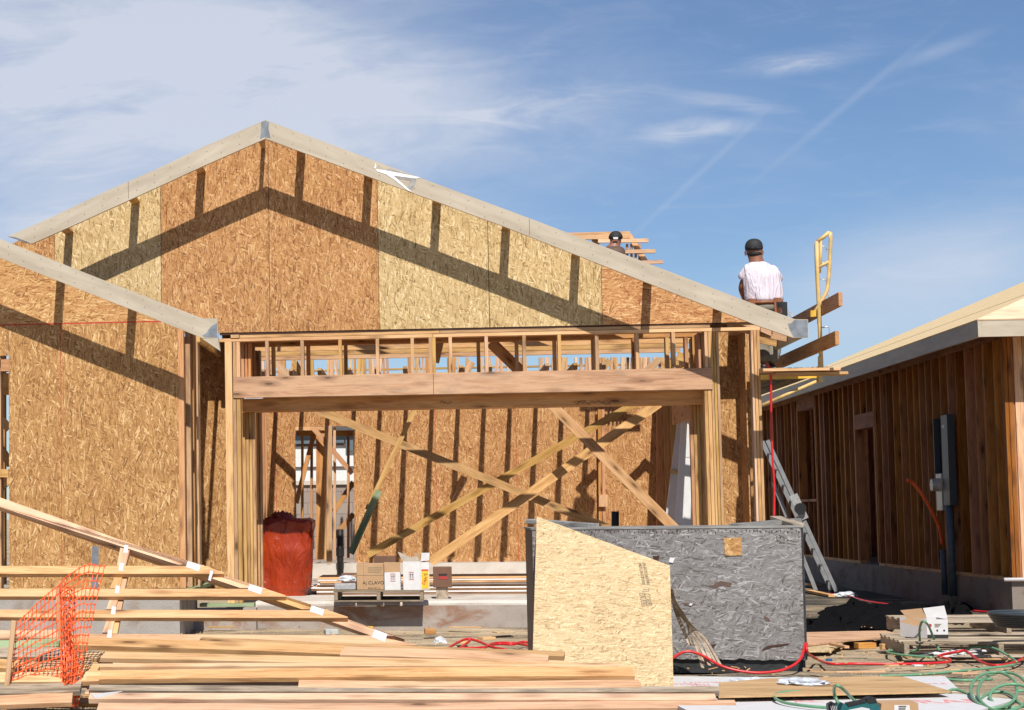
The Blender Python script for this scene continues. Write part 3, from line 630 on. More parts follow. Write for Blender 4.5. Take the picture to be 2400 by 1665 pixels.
# long temporary braces inside the garage
bar('brace', H, (735, 958), (1425, 1238), .105, 4.2, .038, M['tan'])
bar('brace', H, (1500, 940), (862, 1300), .10, 5.2, .038, M['tan'])
bar('brace', H, (1545, 945), (1010, 1318), .12, 4.0, .038, M['fresh'])
bar('brace', H, (1290, 945), (1592, 1250), .125, 3.4, .038, M['beam'])
bar('brace', H, (975, 955), (860, 1195), .06, 3.2, .038, M['tan'])
bar('brace', H, (888, 1150), (822, 1298), .085, 3.1, .038, M['green'])
for a, b in ((1405, 1408), (1413, 1417)): bar('far_stud', H, (a, 960), (b, 1290), .045, BY-.2, .09, M['orange'])
bst(1404, 1424, 1160, 1188, BY-.26, 'fresh')
bst(1556, 1566, 960, 1300, BY-.5, 'tan'); bst(1540, 1551, 960, 1300, BY-.3, 'orange')
for x in (1569, 1578): bst(x, x+8, 960, 1300, BY-1.2, 'orange')
# the truss and outlookers above the roof line
bar('far_gable_rafter', H, (1330, 554), (1477, 550.5), .10, 6, .05, M['fresh'])
bar('far_gable_rafter', H, (1474, 550), (1522, 628), .07, 6.06, .05, M['fresh']); bar('far_gable_rafter', H, (1389, 553), (1408, 590), .07, 6.06, .05, M['fresh'])
for a, b, y in ((1402, 1520, 565), (1440, 1536, 590), (1505, 1554, 615)): bar('far_outlooker', H, (a, y), (b, y-1.5), .05, 5.93, .06, M['pink'])
for x in (1470, 1480, 1490, 1499): bar('far_gable_stud', H, (x, 572), (x+1, 640), .03, 6.1, .05, M['tan'])
# pipes stubbed up through the slab
def pipe(x, y0, y1, w, label, Y=None):
    b = G(x, y1, ZS) if Y is None else V((xat(x, y1, Y), Y, ZS)); P = [b, W(x, y0, b.y)]
    o = thing('vent_pipe', label, 'pipe', b); tube('pipe', o, P, w, M['black'], 12, 0)
    bmo('coupling', tubebm([b+(P[1]-b)*.45, b+(P[1]-b)*.62], w*1.22, 12), M['black'], o); return o
pipe(797, 1241, 1306, .05, 'black plastic pipe stub in the back doorway of the garage', 7.4)
pipe(1442, 1199, 1385, .045, 'black pipe stub rising behind the weathered box')
# ------------------------------------------------------------ things beyond the back door
bw = thing('block_wall', 'grey concrete block wall with pale cap seen through the back doorway', 'wall', W(760, 1290, 12))
zc = zat(760, 1130, 13)
poly3('blocks', bw, [V((xat(500, 1200, 13), 13, -.1)), V((xat(1000, 1200, 13), 13, -.1)), V((xat(1000, 1200, 13), 13, zc-.05)), V((xat(500, 1200, 13), 13, zc-.05))], V((0, -1, 0)), .2, M['block'], V((1, 0, 0)))
wbox('cap', bw, xat(500, 1200, 13), xat(1000, 1200, 13), 12.95, 13.25, zc-.05, zc+.02, M['slab'])
nh = thing('house', 'pale stucco house far behind the block wall, seen through the doorway', 'house', W(760, 1200, 20))
a, b = xat(600, 1100, 22), xat(1000, 1100, 22)
wbox('wall', nh, a, b, 22, 26, 0, zat(760, 985, 22), M['stucco'])
wbox('band', nh, a, b, 21.95, 22, zat(760, 1046, 22), zat(760, 1042, 22), M['brown'])
wbox('band', nh, a, b, 21.95, 22, zat(760, 1097, 22), zat(760, 1094, 22), M['brown'])
for x0, x1, y0, y1 in ((692, 742, 1020, 1041), (784, 806, 1020, 1038), (810, 832, 1018, 1056)):
    w = wbox('window', nh, xat(x0, 1030, 21.9), xat(x1, 1030, 21.9), 21.9, 21.96, zat(x0, y1, 21.9), zat(x0, y0, 21.9), M['glassdk'])
wbox('roof', nh, a-.5, b+.5, 21.5, 26.5, zat(760, 985, 22), zat(760, 985, 22)+.3, M['brown'])
# ============================================================ neighbouring house on the right
R = thing('house', 'unfinished house at right, bare studs in shade under fresh roof sheathing', 'house', W(2363, 1425, 1.1))
NY = 1.1; RXW = W(2366, 1200, NY).x; ZRp = zat(2363, 1354.6, NY); ZRg = -.1
ZRf1 = zat(2292, 749, NY-.6); ZRf0 = zat(2292, 790, NY-.6); RXF = xat(2292, 770, NY-.6)
ZRt = ZRf0+.12; LEN = 17.5
wbox('foundation', R, RXW-.01, RXW+9, NY-.01, NY+LEN, ZRg, ZRp-.04, conc('dark_concrete', (.24, .20, .17), (.14, .07, .04), .7))  # dark concrete base with brown stains
wbox('mud_sill', R, RXW, RXW+.14, NY+.01, NY+6.4, ZRp-.04, ZRp, M['tan']); wbox('mud_sill', R, RXW, RXW+.14, NY+7.6, NY+LEN, ZRp-.04, ZRp, M['tan'])
wbox('mud_sill', R, RXW+.14, RXW+9, NY+.01, NY+.15, ZRp-.04, ZRp, M['whiteprim'])
wbox('top_plate', R, RXW, RXW+.14, NY, NY+LEN, ZRt-.08, ZRt, M['shadefir'])
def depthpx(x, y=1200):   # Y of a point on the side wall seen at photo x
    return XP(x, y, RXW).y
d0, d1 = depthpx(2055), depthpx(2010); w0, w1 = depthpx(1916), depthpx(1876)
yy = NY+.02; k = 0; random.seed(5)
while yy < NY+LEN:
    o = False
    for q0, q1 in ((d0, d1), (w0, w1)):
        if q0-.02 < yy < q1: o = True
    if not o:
        wbox('wall_stud', R, RXW+.002, RXW+.138, yy, yy+.038, ZRp, ZRt-.08, M[random.choice(('shadetan', 'shadefir', 'shadetan'))])
        if random.random() < .22 or k == 0: wbox('wall_stud', R, RXW+.004, RXW+.14, yy+.045, yy+.083, ZRp, ZRt-.08, M['shadetan'])
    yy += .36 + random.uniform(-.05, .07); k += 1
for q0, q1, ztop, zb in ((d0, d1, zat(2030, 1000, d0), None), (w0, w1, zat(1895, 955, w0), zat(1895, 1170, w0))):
    for yq in (q0-.04, q1): wbox('jamb_stud', R, RXW, RXW+.14, yq, yq+.076, ZRp, ZRt-.08, M['shadetan'])
    wbox('opening_header', R, RXW-.004, RXW+.14, q0, q1, ztop, ztop+.22, M['shadefir'])
    for t in (.33, .66): wbox('short_stud', R, RXW+.002, RXW+.13, q0+(q1-q0)*t, q0+(q1-q0)*t+.038, ztop+.22, ZRt-.08, M['shadetan'])
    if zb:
        wbox('window_sill', R, RXW, RXW+.14, q0, q1, zb-.04, zb, M['shadetan'])
        for t in (.2, .5, .8): wbox('short_stud', R, RXW+.002, RXW+.13, q0+(q1-q0)*t, q0+(q1-q0)*t+.038, ZRp, zb-.04, M['shadefir'])
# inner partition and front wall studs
wbox('inner_wall', R, RXW+.9, RXW+.92, NY+.3, NY+LEN, ZRp, ZRt, M['shadefir'])
for k in range(26): y = NY+.3+k*.65; wbox('inner_stud', R, RXW+.7, RXW+.78, y, y+.04, ZRp, ZRt, M['shadefir'])
for x0, x1, mm in ((0.0, .04, 'shadefir'), (.045, .09, 'shadefir'), (.11, .20, 'fresh'), (.205, .245, 'tan')):
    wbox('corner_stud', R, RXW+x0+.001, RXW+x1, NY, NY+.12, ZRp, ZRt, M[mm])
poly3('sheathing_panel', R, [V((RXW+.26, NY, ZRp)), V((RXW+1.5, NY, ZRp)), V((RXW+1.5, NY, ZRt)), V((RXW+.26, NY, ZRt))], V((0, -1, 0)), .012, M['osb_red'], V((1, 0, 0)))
for k in range(4): wbox('wall_stud', R, RXW+.3+k*.4, RXW+.34+k*.4, NY-.0, NY+.12, ZRp, ZRt, M['shadetan']) if k > 2 else None
# fascia and hip roof
wbox('side_fascia', R, RXF, RXF+.04, NY-.6, NY+LEN+.6, ZRf0, ZRf1-.012, M['fascia'])
wbox('front_fascia', R, RXF+.041, RXF+9, NY-.6, NY-.56, ZRf0, ZRf1-.012, M['fascia'])
# ridge height: the sight line through (2400,656) and the depth vanishing point, on a 5/12 plane from the eave
k = ray(2400, 656); A = V((RXF, NY-.6, ZRf1)); rat = (k.z)/(k.x)
# the ridge plane contains EYE, k and the Y axis: z-EYE.z = rat*(x-EYE.x)
s = .4167; t = (EYE.z + rat*(A.x-EYE.x) - A.z)/(s-rat)
print('ROOF t', t); t = max(2.5, min(6, t)); RZ = A.z+s*t
hp = V((RXF+t, NY-.6+t, RZ)); hb = V((RXF+t, NY+LEN+.6-t*.2, RZ)); bk = V((RXF, NY+LEN+.6, A.z))
c1 = V((RXF-.01, NY-.61, A.z)); rr = V((RXF+2*t, NY-.61, A.z))
nL = (hp-c1).cross(bk-c1); nL = nL if nL.z > 0 else -nL; poly3('roof_sheathing', R, [c1, bk, hb, hp], nL, .015, M['sheath'], V((0, 1, 0)))
nF = (rr-c1).cross(hp-c1); nF = nF if nF.z > 0 else -nF; poly3('roof_sheathing', R, [c1, rr, hp], nF, .015, M['sheathp'], V((1, 0, 0)))
rb = V((RXF+2*t, NY+LEN+.6, A.z)); nR = (hp-rr).cross(rb-rr); nR = nR if nR.z > 0 else -nR; poly3('roof_sheathing', R, [rr, hp, hb, rb], nR, .015, M['sheath'], V((0, 1, 0)))
wbox('rear_wall', R, RXW+.2, RXW+9, NY+LEN-.1, NY+LEN, ZRp, ZRt, M['osb_red']); wbox('right_wall', R, RXW+8.9, RXW+9, NY+.2, NY+LEN-.11, ZRp, ZRt, M['osb_red'])
for q in (1.25, ): # sheet joint
    if q < t: stick('sheathing_joint', R, V((RXF+q, NY-.6+q, A.z+s*q+.004)), V((RXF+q, NY+LEN, A.z+s*q+.004)), .006, .004, M['ply'], V((-s, 0, 1)))
for k in range(24): y = NY+k*.75; stick('rafter_tail', R, V((RXF+.045, y, ZRf1-.09)), V((RXW+.6, y, ZRf1-.09+s*(RXW+.6-RXF))), .12, .038, M['shadefir'], V((0, -1, 0)))
# electric service on the side wall
def onwall(x, y, off=0.): return XP(x, y, RXW-off)
ep = thing('electric_panel', 'grey open electric service panel on the studs of the right house', 'panel', onwall(2225, 1200))
a, b = depthpx(2241, 1080), depthpx(2208, 1080); zt_, zb_ = onwall(2243, 970).z, onwall(2243, 1185).z; ym = a+(b-a)*.45
wbox('cabinet', ep, RXW-.09, RXW-.002, a, ym, zb_, zt_, M['panel'], .004); wbox('back_plate', ep, RXW-.02, RXW-.001, ym+.001, b, zb_+.35, zt_-.03, M['black'])
wbox('side_rim', ep, RXW-.09, RXW-.002, b+.002, b+.02, zb_+.35, zt_-.02, M['panel']); wbox('sticker', ep, RXW-.093, RXW-.0905, a+.12, a+.24, zt_-.16, zt_-.12, M['white'])
mz = onwall(2210, 1137).z; mc = V((RXW-.09, ym+.2, mz)); bmo('meter', tubebm([mc, mc+V((-.09, 0, 0))], [.085, .075], 20), M['meter'], ep)
wbox('meter_base', ep, RXW-.09, RXW-.003, ym+.07, ym+.34, mz-.32, mz+.14, M['meter'], .004)
tube('conduit', ep, [V((RXW-.06, a+.15, zb_)), V((RXW-.06, a+.15, ZRp-.3))], .045, M['conduit'], 12, 0)
tube('conduit', ep, [V((RXW-.05, ym+.28, zb_-.55)), V((RXW-.05, ym+.28, ZRp-.3))], .035, M['conduit'], 12, 0)
rc = thing('red_conduit', 'red flexible tube curving out from the studs below the electric panel', 'tube', onwall(2200, 1290))
tube('tube', rc, [onwall(2126, 1126, .5), onwall(2140, 1132, .42), onwall(2165, 1165, .3), onwall(2190, 1210, .16), onwall(2203, 1240, .08), onwall(2208, 1275, .05)], .022, M['orange_net'], 10)
tc_ = thing('white_pipe', 'thin white pipe lying on the foundation corner of the right house', 'pipe', W(2380, 1360, NY)); tube('pipe', tc_, [V((RXW-.1, NY-.05, ZRp-.02)), V((RXW+1.2, NY-.06, ZRp-.01))], .022, M['white'], 10, 0)
for y0, y1 in ((1010, 1112),): pass
# ============================================================ scaffold on the right eave
sc = thing('scaffold_bracket', 'yellow steel scaffold bracket and guard post beside the roof edge', 'scaffold', W(1925, 895, .2))
SY = -.12
def P(x, y, d=0.): return W(x, y, SY+d)
def rod(nm, pts, r, m='yellowpale', k=0, par=sc): return tube(nm, par, pts, r, M[m], 8, k)
rod('guard_post', [P(1914, 566), P(1916, 640), P(1921, 760), P(1926, 880)], .022)
rod('guard_post', [P(1912, 572, .02), P(1913, 620, .02), P(1917, 700, .02), P(1919, 760, .02)], .016)
rod('guard_loop', [P(1916, 566), P(1930, 556), P(1942, 545), P(1946, 546), P(1947, 560), P(1945, 610), P(1941, 665), P(1938, 682), P(1928, 702), P(1921, 716), P(1908, 733)], .021)
rod('guard_loop', [P(1924, 562), P(1924, 600), P(1921, 640)], .014)
rod('rung', [P(1917, 628), P(1942, 614)], .018)
for y in (577, 616, 655): rod('wire_hook', [P(1920, y), P(1935, y+1), P(1938, y+10)], .005, 'steel')
for y in (768, ): rod('wire_hook', [P(1925, y+1), P(1940, y-2), P(1944, y+5), P(1943, y+22), P(1940, y+38), P(1926, y+40)], .006, 'steel', 3)
rod('wire_hook', [P(1925, 722), P(1938, 723), P(1943, 714), P(1940, 680)], .006, 'steel', 3)
poly('clamp', sc, [(1900, 728), (1913, 727), (1913, 742), (1900, 743)], SY-.02, .05, M['yellow'])
poly('sleeve', sc, [(1919, 835), (1927, 835), (1929, 896), (1919, 896)], SY-.03, .05, M['yellowpale'])
stick('arm', sc, P(1783, 885), P(1920, 881), .05, .05, M['yellow']); rod('diagonal_brace', [P(1919, 892), P(1787, 950)], .018, 'yellowpale')
def vpd(x, y, Y0, L, dz=0.):   # a board running back in depth
    a = W(x, y, Y0); return a, a+V((0, L, dz))
for (x, y, lab) in ((1970, 701, 'upper guard rail board running back past the yellow scaffold post'), (1962, 792, 'stained lower guard rail board running back past the yellow scaffold post')):
    a, b = vpd(x, y, -1.0, 7.5); a = a-V((0, 0, 0))
    o = stick('guard_board', None, a, b, .038, .14, M['orange'], V((0, 0, 1))); tag(o, lab, 'board', 'scaffold guard rails')
xx = xat(1797, 868, .0)
labs = ['pale scaffold plank nearest the wall', 'second scaffold plank from the wall, ragged dark end', 'third scaffold plank, rough split end', 'outer scaffold plank under the guard post, chewed end']
for k in range(4):
    w = .16; a = V((xx+k*.18, -.1, zat(1850, 868, 0)+.0)); o = stick('scaffold_plank', None, a+V((0, random.uniform(-.03, .06), 0)), a+V((0, 6, 0)), w, .05, M[('old', 'old', 'grey', 'old')[k]], V((0, 0, 1)), .004)
    tag(o, labs[k], 'plank', 'scaffold planks')
for k, (Y0, yo) in enumerate(((-.95, 866), (-.9, 875))):
    a = W(1965+18*k, yo+1, Y0+.3); o = stick('scaffold_plank', None, a, a+V((-.78+.05*k, .0, .004)), .24-.02*k, .03, M['tan' if k else 'fresh'], V((0, 0, 1)), .003)
    tag(o, ('pale long scaffold plank poking out past the guard post, upper of two', 'pinkish scaffold plank poking out past the guard post, lower of two')[k], 'plank', 'scaffold planks')
# red air hose hanging down the corner
ah = thing('air_hose', 'red air hose hanging from the scaffold down the house corner', 'hose', W(1808, 1215, -.05))
tube('hose', ah, [W(1793, 857, -.15), W(1800, 857, -.15), W(1806, 870, -.15), W(1807, 905, -.15), W(1808, 1000, -.15), W(1811, 1080, -.15), W(1815, 1140, -.15), W(1814, 1215, -.15)], .012, M['red'])
# ============================================================ people
def worker():
    Y = .9; T = lambda x, y, d=0.: W(x, y, Y+d)
    w = thing('person', 'worker in white t-shirt, black cap and brown tool belt facing away on the roof edge', 'person', T(1795, 862))
    hd = T(1768, 592, .03); nk = T(1772, 612, .02); ch = T(1783, 640, .0); mid = T(1789, 680, .0); pel = T(1793, 716, .0)
    ls, rs = T(1752, 637, .03), T(1810, 640, .08)
    le, lw = T(1739, 676, .08), T(1748, 704, .30); re, rw = T(1822, 678, .24), T(1800, 704, .40)
    hl, hr = T(1776, 726), T(1812, 726); kl, kr = T(1780, 790, .12), T(1815, 796, .16); al, ar = T(1790, 856, -.02), T(1808, 856, .05)
    vs = [(pel, (.15, .11)), (mid, (.14, .10)), (ch, (.12, .09)), (nk, .068), (hd, (.088, .10)), (T(1767, 579, .03), (.085, .095)),
          (ls, .05), (le, .050), (lw, .036), (rs, .05), (re, .050), (rw, .036), (hl, .10), (kl, .07), (al, .05), (hr, .10), (kr, .07), (ar, .05)]
    es = [(0, 1), (1, 2), (2, 3), (3, 4), (4, 5), (2, 6), (6, 7), (7, 8), (2, 9), (9, 10), (10, 11), (0, 12), (12, 13), (13, 14), (0, 15), (15, 16), (16, 17)]
    skin('body', w, vs, es, M['skin'])
    X = V((1, 0, 0)); Z = V((0, 0, 1)); D = V((0, 1, 0))
    def ring(x, y, rx, ry, d=0., tilt=0.): return (T(x, y, d), (X*math.cos(tilt)+Z*math.sin(tilt))*rx, D*ry)
    loft('t_shirt', w, [ring(1792, 711, .205, .145), ring(1791, 704, .215, .150), ring(1790, 690, .218, .150), ring(1788, 672, .214, .146), ring(1785, 655, .212, .140), ring(1787, 643, .203, .135, .0), ring(1784, 632, .192, .12, .01, -.05), ring(1780, 624, .15, .10, .015, -.06), ring(1776, 617, .11, .085, .02), ring(1773, 613, .07, .07, .025)], M['shirt'], 24)
    def arm(nm, pts, rad, m):
        rings = []
        for i, p in enumerate(pts):
            t = (pts[min(i+1, len(pts)-1)]-pts[max(i-1, 0)]).normalized(); a = t.orthogonal().normalized(); rings.append((p, a*rad[i], t.cross(a)*rad[i]))
        return loft(nm, w, rings, m, 12)
    arm('sleeve', [T(1764, 628, .0), T(1752, 633, .01), T(1745, 644, .03), T(1741, 658, .06)], [.07, .082, .076, .07], M['shirt'])
    arm('sleeve', [T(1800, 630, .02), T(1811, 637, .05), T(1819, 650, .11), T(1823, 662, .17)], [.07, .084, .076, .07], M['shirt'])
    # cap: dome, band strap and brim turned away
    hc = T(1767, 581, .03)
    loft('cap', w, [(hc+Z*-.045, X*.099, D*.11), (hc+Z*.0, X*.103, D*.115), (hc+Z*.05, X*.096, D*.105), (hc+Z*.085, X*.07, D*.078), (hc+Z*.103, X*.03, D*.035)], M['cap'], 20)
    poly3('cap_brim', w, [hc+V((-.07, .09, -.03)), hc+V((.07, .09, -.03)), hc+V((.05, .19, -.055)), hc+V((-.05, .19, -.055))], V((0, .2, 1)), .006, M['cap'])
    loft('hair', w, [(hc+V((.004, -.0, -.045)), X*.092, D*.103), (hc+V((.006, -.005, -.085)), X*.087, D*.095), (hc+V((.008, -.01, -.115)), X*.06, D*.07)], M['hair'], 16)
    for e in (-1, 1): loft('ear', w, [(hc+V((e*.088, .01, -.075)), X*.012, Z*.02), (hc+V((e*.102, .0, -.06)), X*.012, Z*.028), (hc+V((e*.092, .01, -.04)), X*.01, Z*.018)], M['skin'], 8)
    poly3('cap_strap', w, [hc+V((-.045, -.107, -.02)), hc+V((.045, -.107, -.02)), hc+V((.045, -.107, -.002)), hc+V((-.045, -.107, -.002))], V((0, -1, 0)), .004, M['black'])
    loft('trousers', w, [ring(1795, 735, .19, .15), ring(1794, 722, .195, .15), ring(1793, 708, .185, .14)], M['khaki'], 20)
    arm('trouser_leg', [hl, kl, T(1788, 830, .03), al+Z*.02], [.12, .095, .085, .085], M['khaki']); arm('trouser_leg', [hr, kr, T(1812, 830, .06), ar+Z*.02], [.12, .095, .085, .08], M['khaki'])
    loft('tool_belt', w, [ring(1793, 718, .208, .16), ring(1792.5, 712, .212, .162), ring(1792, 704, .212, .162)], M['leather'], 22)
    for x, y, m, ww, hh in ((1762, 716, 'leather', 8, 16), (1823, 716, 'leather', 9, 18), (1832, 730, 'black', 13, 22)):
        poly('tool_pouch', w, [(x-ww, y-hh), (x+ww, y-hh), (x+ww*1.1, y+hh), (x-ww*.8, y+hh)], Y-.155, .06, M[m])
    stick('hammer', w, T(1838, 722, -.12), T(1858, 742, -.12), .03, .02, M['steel'])
    # gloved hands with five fingers each
    for hb_, dr in ((lw, V((-.75, .45, -.1))), (rw, V((-.5, .6, -.3)))):
        dr = dr.normalized(); sd = dr.cross(Z).normalized(); c = hb_+dr*.045
        vs = [(hb_, .032), (c, (.045, .022)), (c+dr*.04, (.045, .02))]; es = [(0, 1), (1, 2)]
        for i, (o_, L) in enumerate(((-.032, .06), (-.011, .075), (.011, .07), (.032, .055))):
            a = c+dr*.05+sd*o_; n0 = len(vs); vs += [(a, .011), (a+dr*L*.5+Z*.004, .010), (a+dr*L*.85-Z*.02, .009)]; es += [(2, n0), (n0, n0+1), (n0+1, n0+2)]
        n0 = len(vs); a = c+sd*.045; vs += [(a, .013), (a+sd*.02+dr*.03-Z*.01, .011)]; es += [(1, n0), (n0, n0+1)]
        skin('glove', w, vs, es, M['glove'], 1)
    for p in (al, ar): loft('boot', w, [(p+V((0, -.06, -.02)), X*.045, Z*.04), (p+V((0, .02, -.03)), X*.05, Z*.045), (p+V((0, .14, -.045)), X*.05, Z*.03), (p+V((0, .2, -.05)), X*.035, Z*.02)], M['black'], 12)
worker()
def worker2():
    Y = 4.8; T = lambda x, y, d=0.: W(x, y, Y+d)
    w = thing('person', 'dark dressed worker in a black cap crouching among the far rafters', 'person', T(1436, 640))
    vs = [(T(1432, 628), (.15, .12)), (T(1430, 606), (.16, .12)), (T(1433, 588), (.17, .12)), (T(1441, 576, .03), .06), (T(1443, 564, .04), (.08, .09)), (T(1443, 556, .04), .075),
          (T(1418, 590), .065), (T(1414, 610, .1), .045), (T(1424, 622, .3), .035), (T(1450, 590), .065), (T(1453, 610, .1), .045), (T(1445, 622, .3), .035), (T(1424, 640), .09), (T(1416, 630, .4), .07), (T(1416, 668, .4), .05), (T(1442, 640), .09), (T(1450, 630, .4), .07), (T(1450, 668, .4), .05)]
    skin('body', w, vs, [(0, 1), (1, 2), (2, 3), (3, 4), (4, 5), (2, 6), (6, 7), (7, 8), (2, 9), (9, 10), (10, 11), (0, 12), (12, 13), (13, 14), (0, 15), (15, 16), (16, 17)], M['skin'])
    X = V((1, 0, 0)); D = V((0, 1, 0)); hc = T(1443, 558, .04)
    loft('jacket', w, [(T(1432, 632), X*.2, D*.16), (T(1430, 605), X*.2, D*.16), (T(1433, 586), X*.2, D*.14), (T(1439, 577, .02), X*.09, D*.08)], M['brown'], 16)
    loft('cap', w, [(hc+V((0, 0, -.03)), X*.1, D*.11), (hc+V((0, 0, .02)), X*.1, D*.11), (hc+V((0, 0, .075)), X*.07, D*.08), (hc+V((0, 0, .095)), X*.02, D*.02)], M['cap'], 16)
    poly('cap_strap', w, [(1437, 556), (1449, 556), (1448, 561), (1438, 561)], Y-.075, .004, M['white'])
worker2()
# ============================================================ things in the garage
def bagobj():
    g = G(660, 1398, ZS); Y = g.y; t = thing('plastic_bag', 'tall crumpled red plastic bag over a stack inside the garage door', 'bag', g)
    x0, x1 = xat(600, 1300, Y), xat(727, 1300, Y); h = zat(660, 1222, Y)-ZS; cx = (x0+x1)/2; wx = (x1-x0)/2
    bm = bmesh.new(); n, mz = 56, 34; rs = []
    for j in range(mz+1):
        v = j/mz; z = ZS+h*v; r = []
        for i in range(n):
            a = 6.2832*i/n; c, s = math.cos(a), math.sin(a); e = .32
            px = math.copysign(abs(c)**e, c); py = math.copysign(abs(s)**e, s)
            k = 1-.05*(1-v)*(1-v)
            if c > 0: k *= (.93+.1*v-.06*(v < .06))
            f = .05*noise.noise(V((px*2.5, py*3, z*2.2)))+.035*(.3-abs(noise.noise(V((px*6+3, py*5, z*2.5)))))+.015*noise.noise(V((px*12, py*9, z*9)))
            q = V((cx+px*wx*k, Y+.3+py*.28*k, z))+V((px, py, 0))*f
            if v > .85: q.z += .07*(v-.85)/.15*noise.noise(V((q.x*9, q.y*9, 1)))
            r.append(bm.verts.new(q))
        rs.append(r)
    for a, b in zip(rs, rs[1:]):
        for i in range(n): bm.faces.new((a[i], a[(i+1) % n], b[(i+1) % n], b[i]))
    bm.faces.new(rs[-1]); bmo('bag_body', bm, M['bag'], t, None, True)
    bm = bmesh.new(); rs = []
    for j in range(9):
        v = j/8; r = []
        for i in range(28):
            a = 6.2832*i/28; rr = (1-.72*v)*(1+.6*noise.noise(V((math.cos(a)*3, math.sin(a)*3, v*3))))
            r.append(bm.verts.new((xat(655, 1220, Y)+math.cos(a)*wx*.72*rr, Y+.25+math.sin(a)*.2*rr, ZS+h-.02+v*.12+.05*noise.noise(V((math.cos(a)*3, math.sin(a)*3, v*4+5))))))
        rs.append(r)
    for a, b in zip(rs, rs[1:]):
        for i in range(28): bm.faces.new((a[i], a[(i+1) % 28], b[(i+1) % 28], b[i]))
    bm.faces.new(rs[-1]); bmo('gathered_top', bm, M['bag'], t, None, True)
bagobj()
def pallet(name, label, A, ux, uy, w, d, mt, nb=7, z0=0.):
    t = thing(name, label, 'pallet', A)
    def bx(nm, u0, u1, v0, v1, a, b):
        o = A+ux*(u0+u1)/2+uy*(v0+v1)/2+V((0, 0, (a+b)/2))
        L, Wd = u1-u0, v1-v0
        if L >= Wd: bmo(nm, boxbm(L, Wd, b-a, .003), mt, t, frame(o, ux, V((0, 0, 1))))
        else: bmo(nm, boxbm(Wd, L, b-a, .003), mt, t, frame(o, uy, V((0, 0, 1))))
    for k in range(3): bx('runner', (w-.04)*k/2, (w-.04)*k/2+.04, 0, d, .018, .105)
    for k in range(nb): v = (d-.09)*k/(nb-1); bx('deck_board', -.005, w+.005, v, v+.09, .106, .124)
    for k in range(3): v = (d-.09)*k/2; bx('base_board', 0, w, v, v+.09, 0, .017)
    return t
X_ = V((1, 0, 0)); Y_ = V((0, 1, 0))
pg = W(783, 1411, -.32); pg.z = ZS+.002; pw = xat(993, 1411, -.32)-pg.x
pallet('pallet', 'old wooden pallet with cartons overhanging the garage slab edge', pg, X_, Y_, pw, 1.1, M['pal'])
ZT = ZS+.127
def carton(label, px0, px1, y0, Y, d, m, top='flat', parts=None, cat='carton'):
    xa, xb = xat(px0, 1350, Y), xat(px1, 1350, Y); zt = zat(px0, y0, Y); t = thing('carton', label, cat, V(((xa+xb)/2, Y, ZT)))
    if top == 'flat': wbox('box_body', t, xa, xb, Y, Y+d, ZT, zt, m, .004)
    else:
        th = .006
        wbox('box_body', t, xa, xb, Y, Y+th, ZT, zt, m); wbox('side_panel', t, xb-th, xb, Y+th+.0005, Y+d, ZT, zt, m); wbox('side_panel', t, xa, xa+th, Y+th+.0005, Y+d, ZT, zt, m)
        wbox('back_panel', t, xa+th, xb-th, Y+d-th, Y+d, ZT+.001, zt, m); wbox('bottom_panel', t, xa+th, xb-th, Y+th, Y+d-th, ZT, ZT+th, m)
    return t, xa, xb, zt
Yc = -.22
c, xa, xb, zt1 = carton('brown carton with black lettering on the pallet', 836, 899.5, 1322, Yc, .33, M['card'])
fr = lambda x, y, Y: frame(W(x, y, Y), X_, V((0, -1, 0)))
text('lettering', c, 'Aj CLAVO', .050, fr(875, 1366.5, Yc-.002), M['ink'], 1.05); text('lettering', c, 'EAN 42 1x', .024, fr(877, 1379, Yc-.002), M['inkbrown'], 1.2)
for k in range(3): wbox('printed_line', c, xat(862, 1330, Yc), xat(896-k*2, 1330, Yc), Yc-.002, Yc-.0005, zat(870, 1332+k*5, Yc), zat(870, 1330+k*5, Yc), M['inkgrey'])
wbox('tape_edge', c, xat(852, 1350, Yc), xat(852.7, 1350, Yc), Yc-.002, Yc-.0005, ZT, zt1, M['inkgrey']); wbox('tape_edge', c, xat(836, 1350, Yc)-.0, xat(899, 1350, Yc), Yc-.002, Yc-.0005, zat(870, 1349, Yc), zat(870, 1348.2, Yc), M['inkgrey'])
def arrows(t, x, y, Y, s=1.):
    def b(x0, x1, y0, y1, m): wbox('handling_mark', t, xat(x+x0*s, y, Y), xat(x+x1*s, y, Y), Y-.002, Y-.0005, zat(x, y+y1*s, Y), zat(x, y+y0*s, Y), m)
    b(-5.5, 5.5, -9, -8, M['redink']); b(-5.5, 5.5, 8, 9, M['redink']); b(-5.5, -4.8, -8, 8, M['redink']); b(4.8, 5.5, -8, 8, M['redink'])
    for q in (-2.2, 2.2):
        b(q-.7, q+.7, -3, 6, M['ink']); poly('handling_mark', t, [(x+(q-1.7)*s, y-2.5*s), (x+(q+1.7)*s, y-2.5*s), (x+q*s, y-6.5*s)], Y-.002, .0015, M['ink'])
c, xa, xb, z2 = carton('small white carton with arrow marks and brown flap, middle of the pallet', 901, 938.5, 1342, Yc-.02, .3, M['white'], 'open')
poly('flap', c, [(901, 1342), (938, 1341), (938, 1318), (900, 1318)], Yc-.021, .005, M['card']); arrows(c, 921, 1354, Yc-.021)
c, xa, xb, z3 = carton('tall open white carton with red yellow side label, right of the pallet middle', 945, 986, 1316, Yc-.04, .33, M['white'], 'open')
poly('flap', c, [(943, 1316), (984, 1316), (977, 1304), (960, 1306), (940, 1296), (932, 1294)], Yc-.041, .005, plain('shaded_flap', (.40, .34, .28), .8)); arrows(c, 964, 1350, Yc-.041)
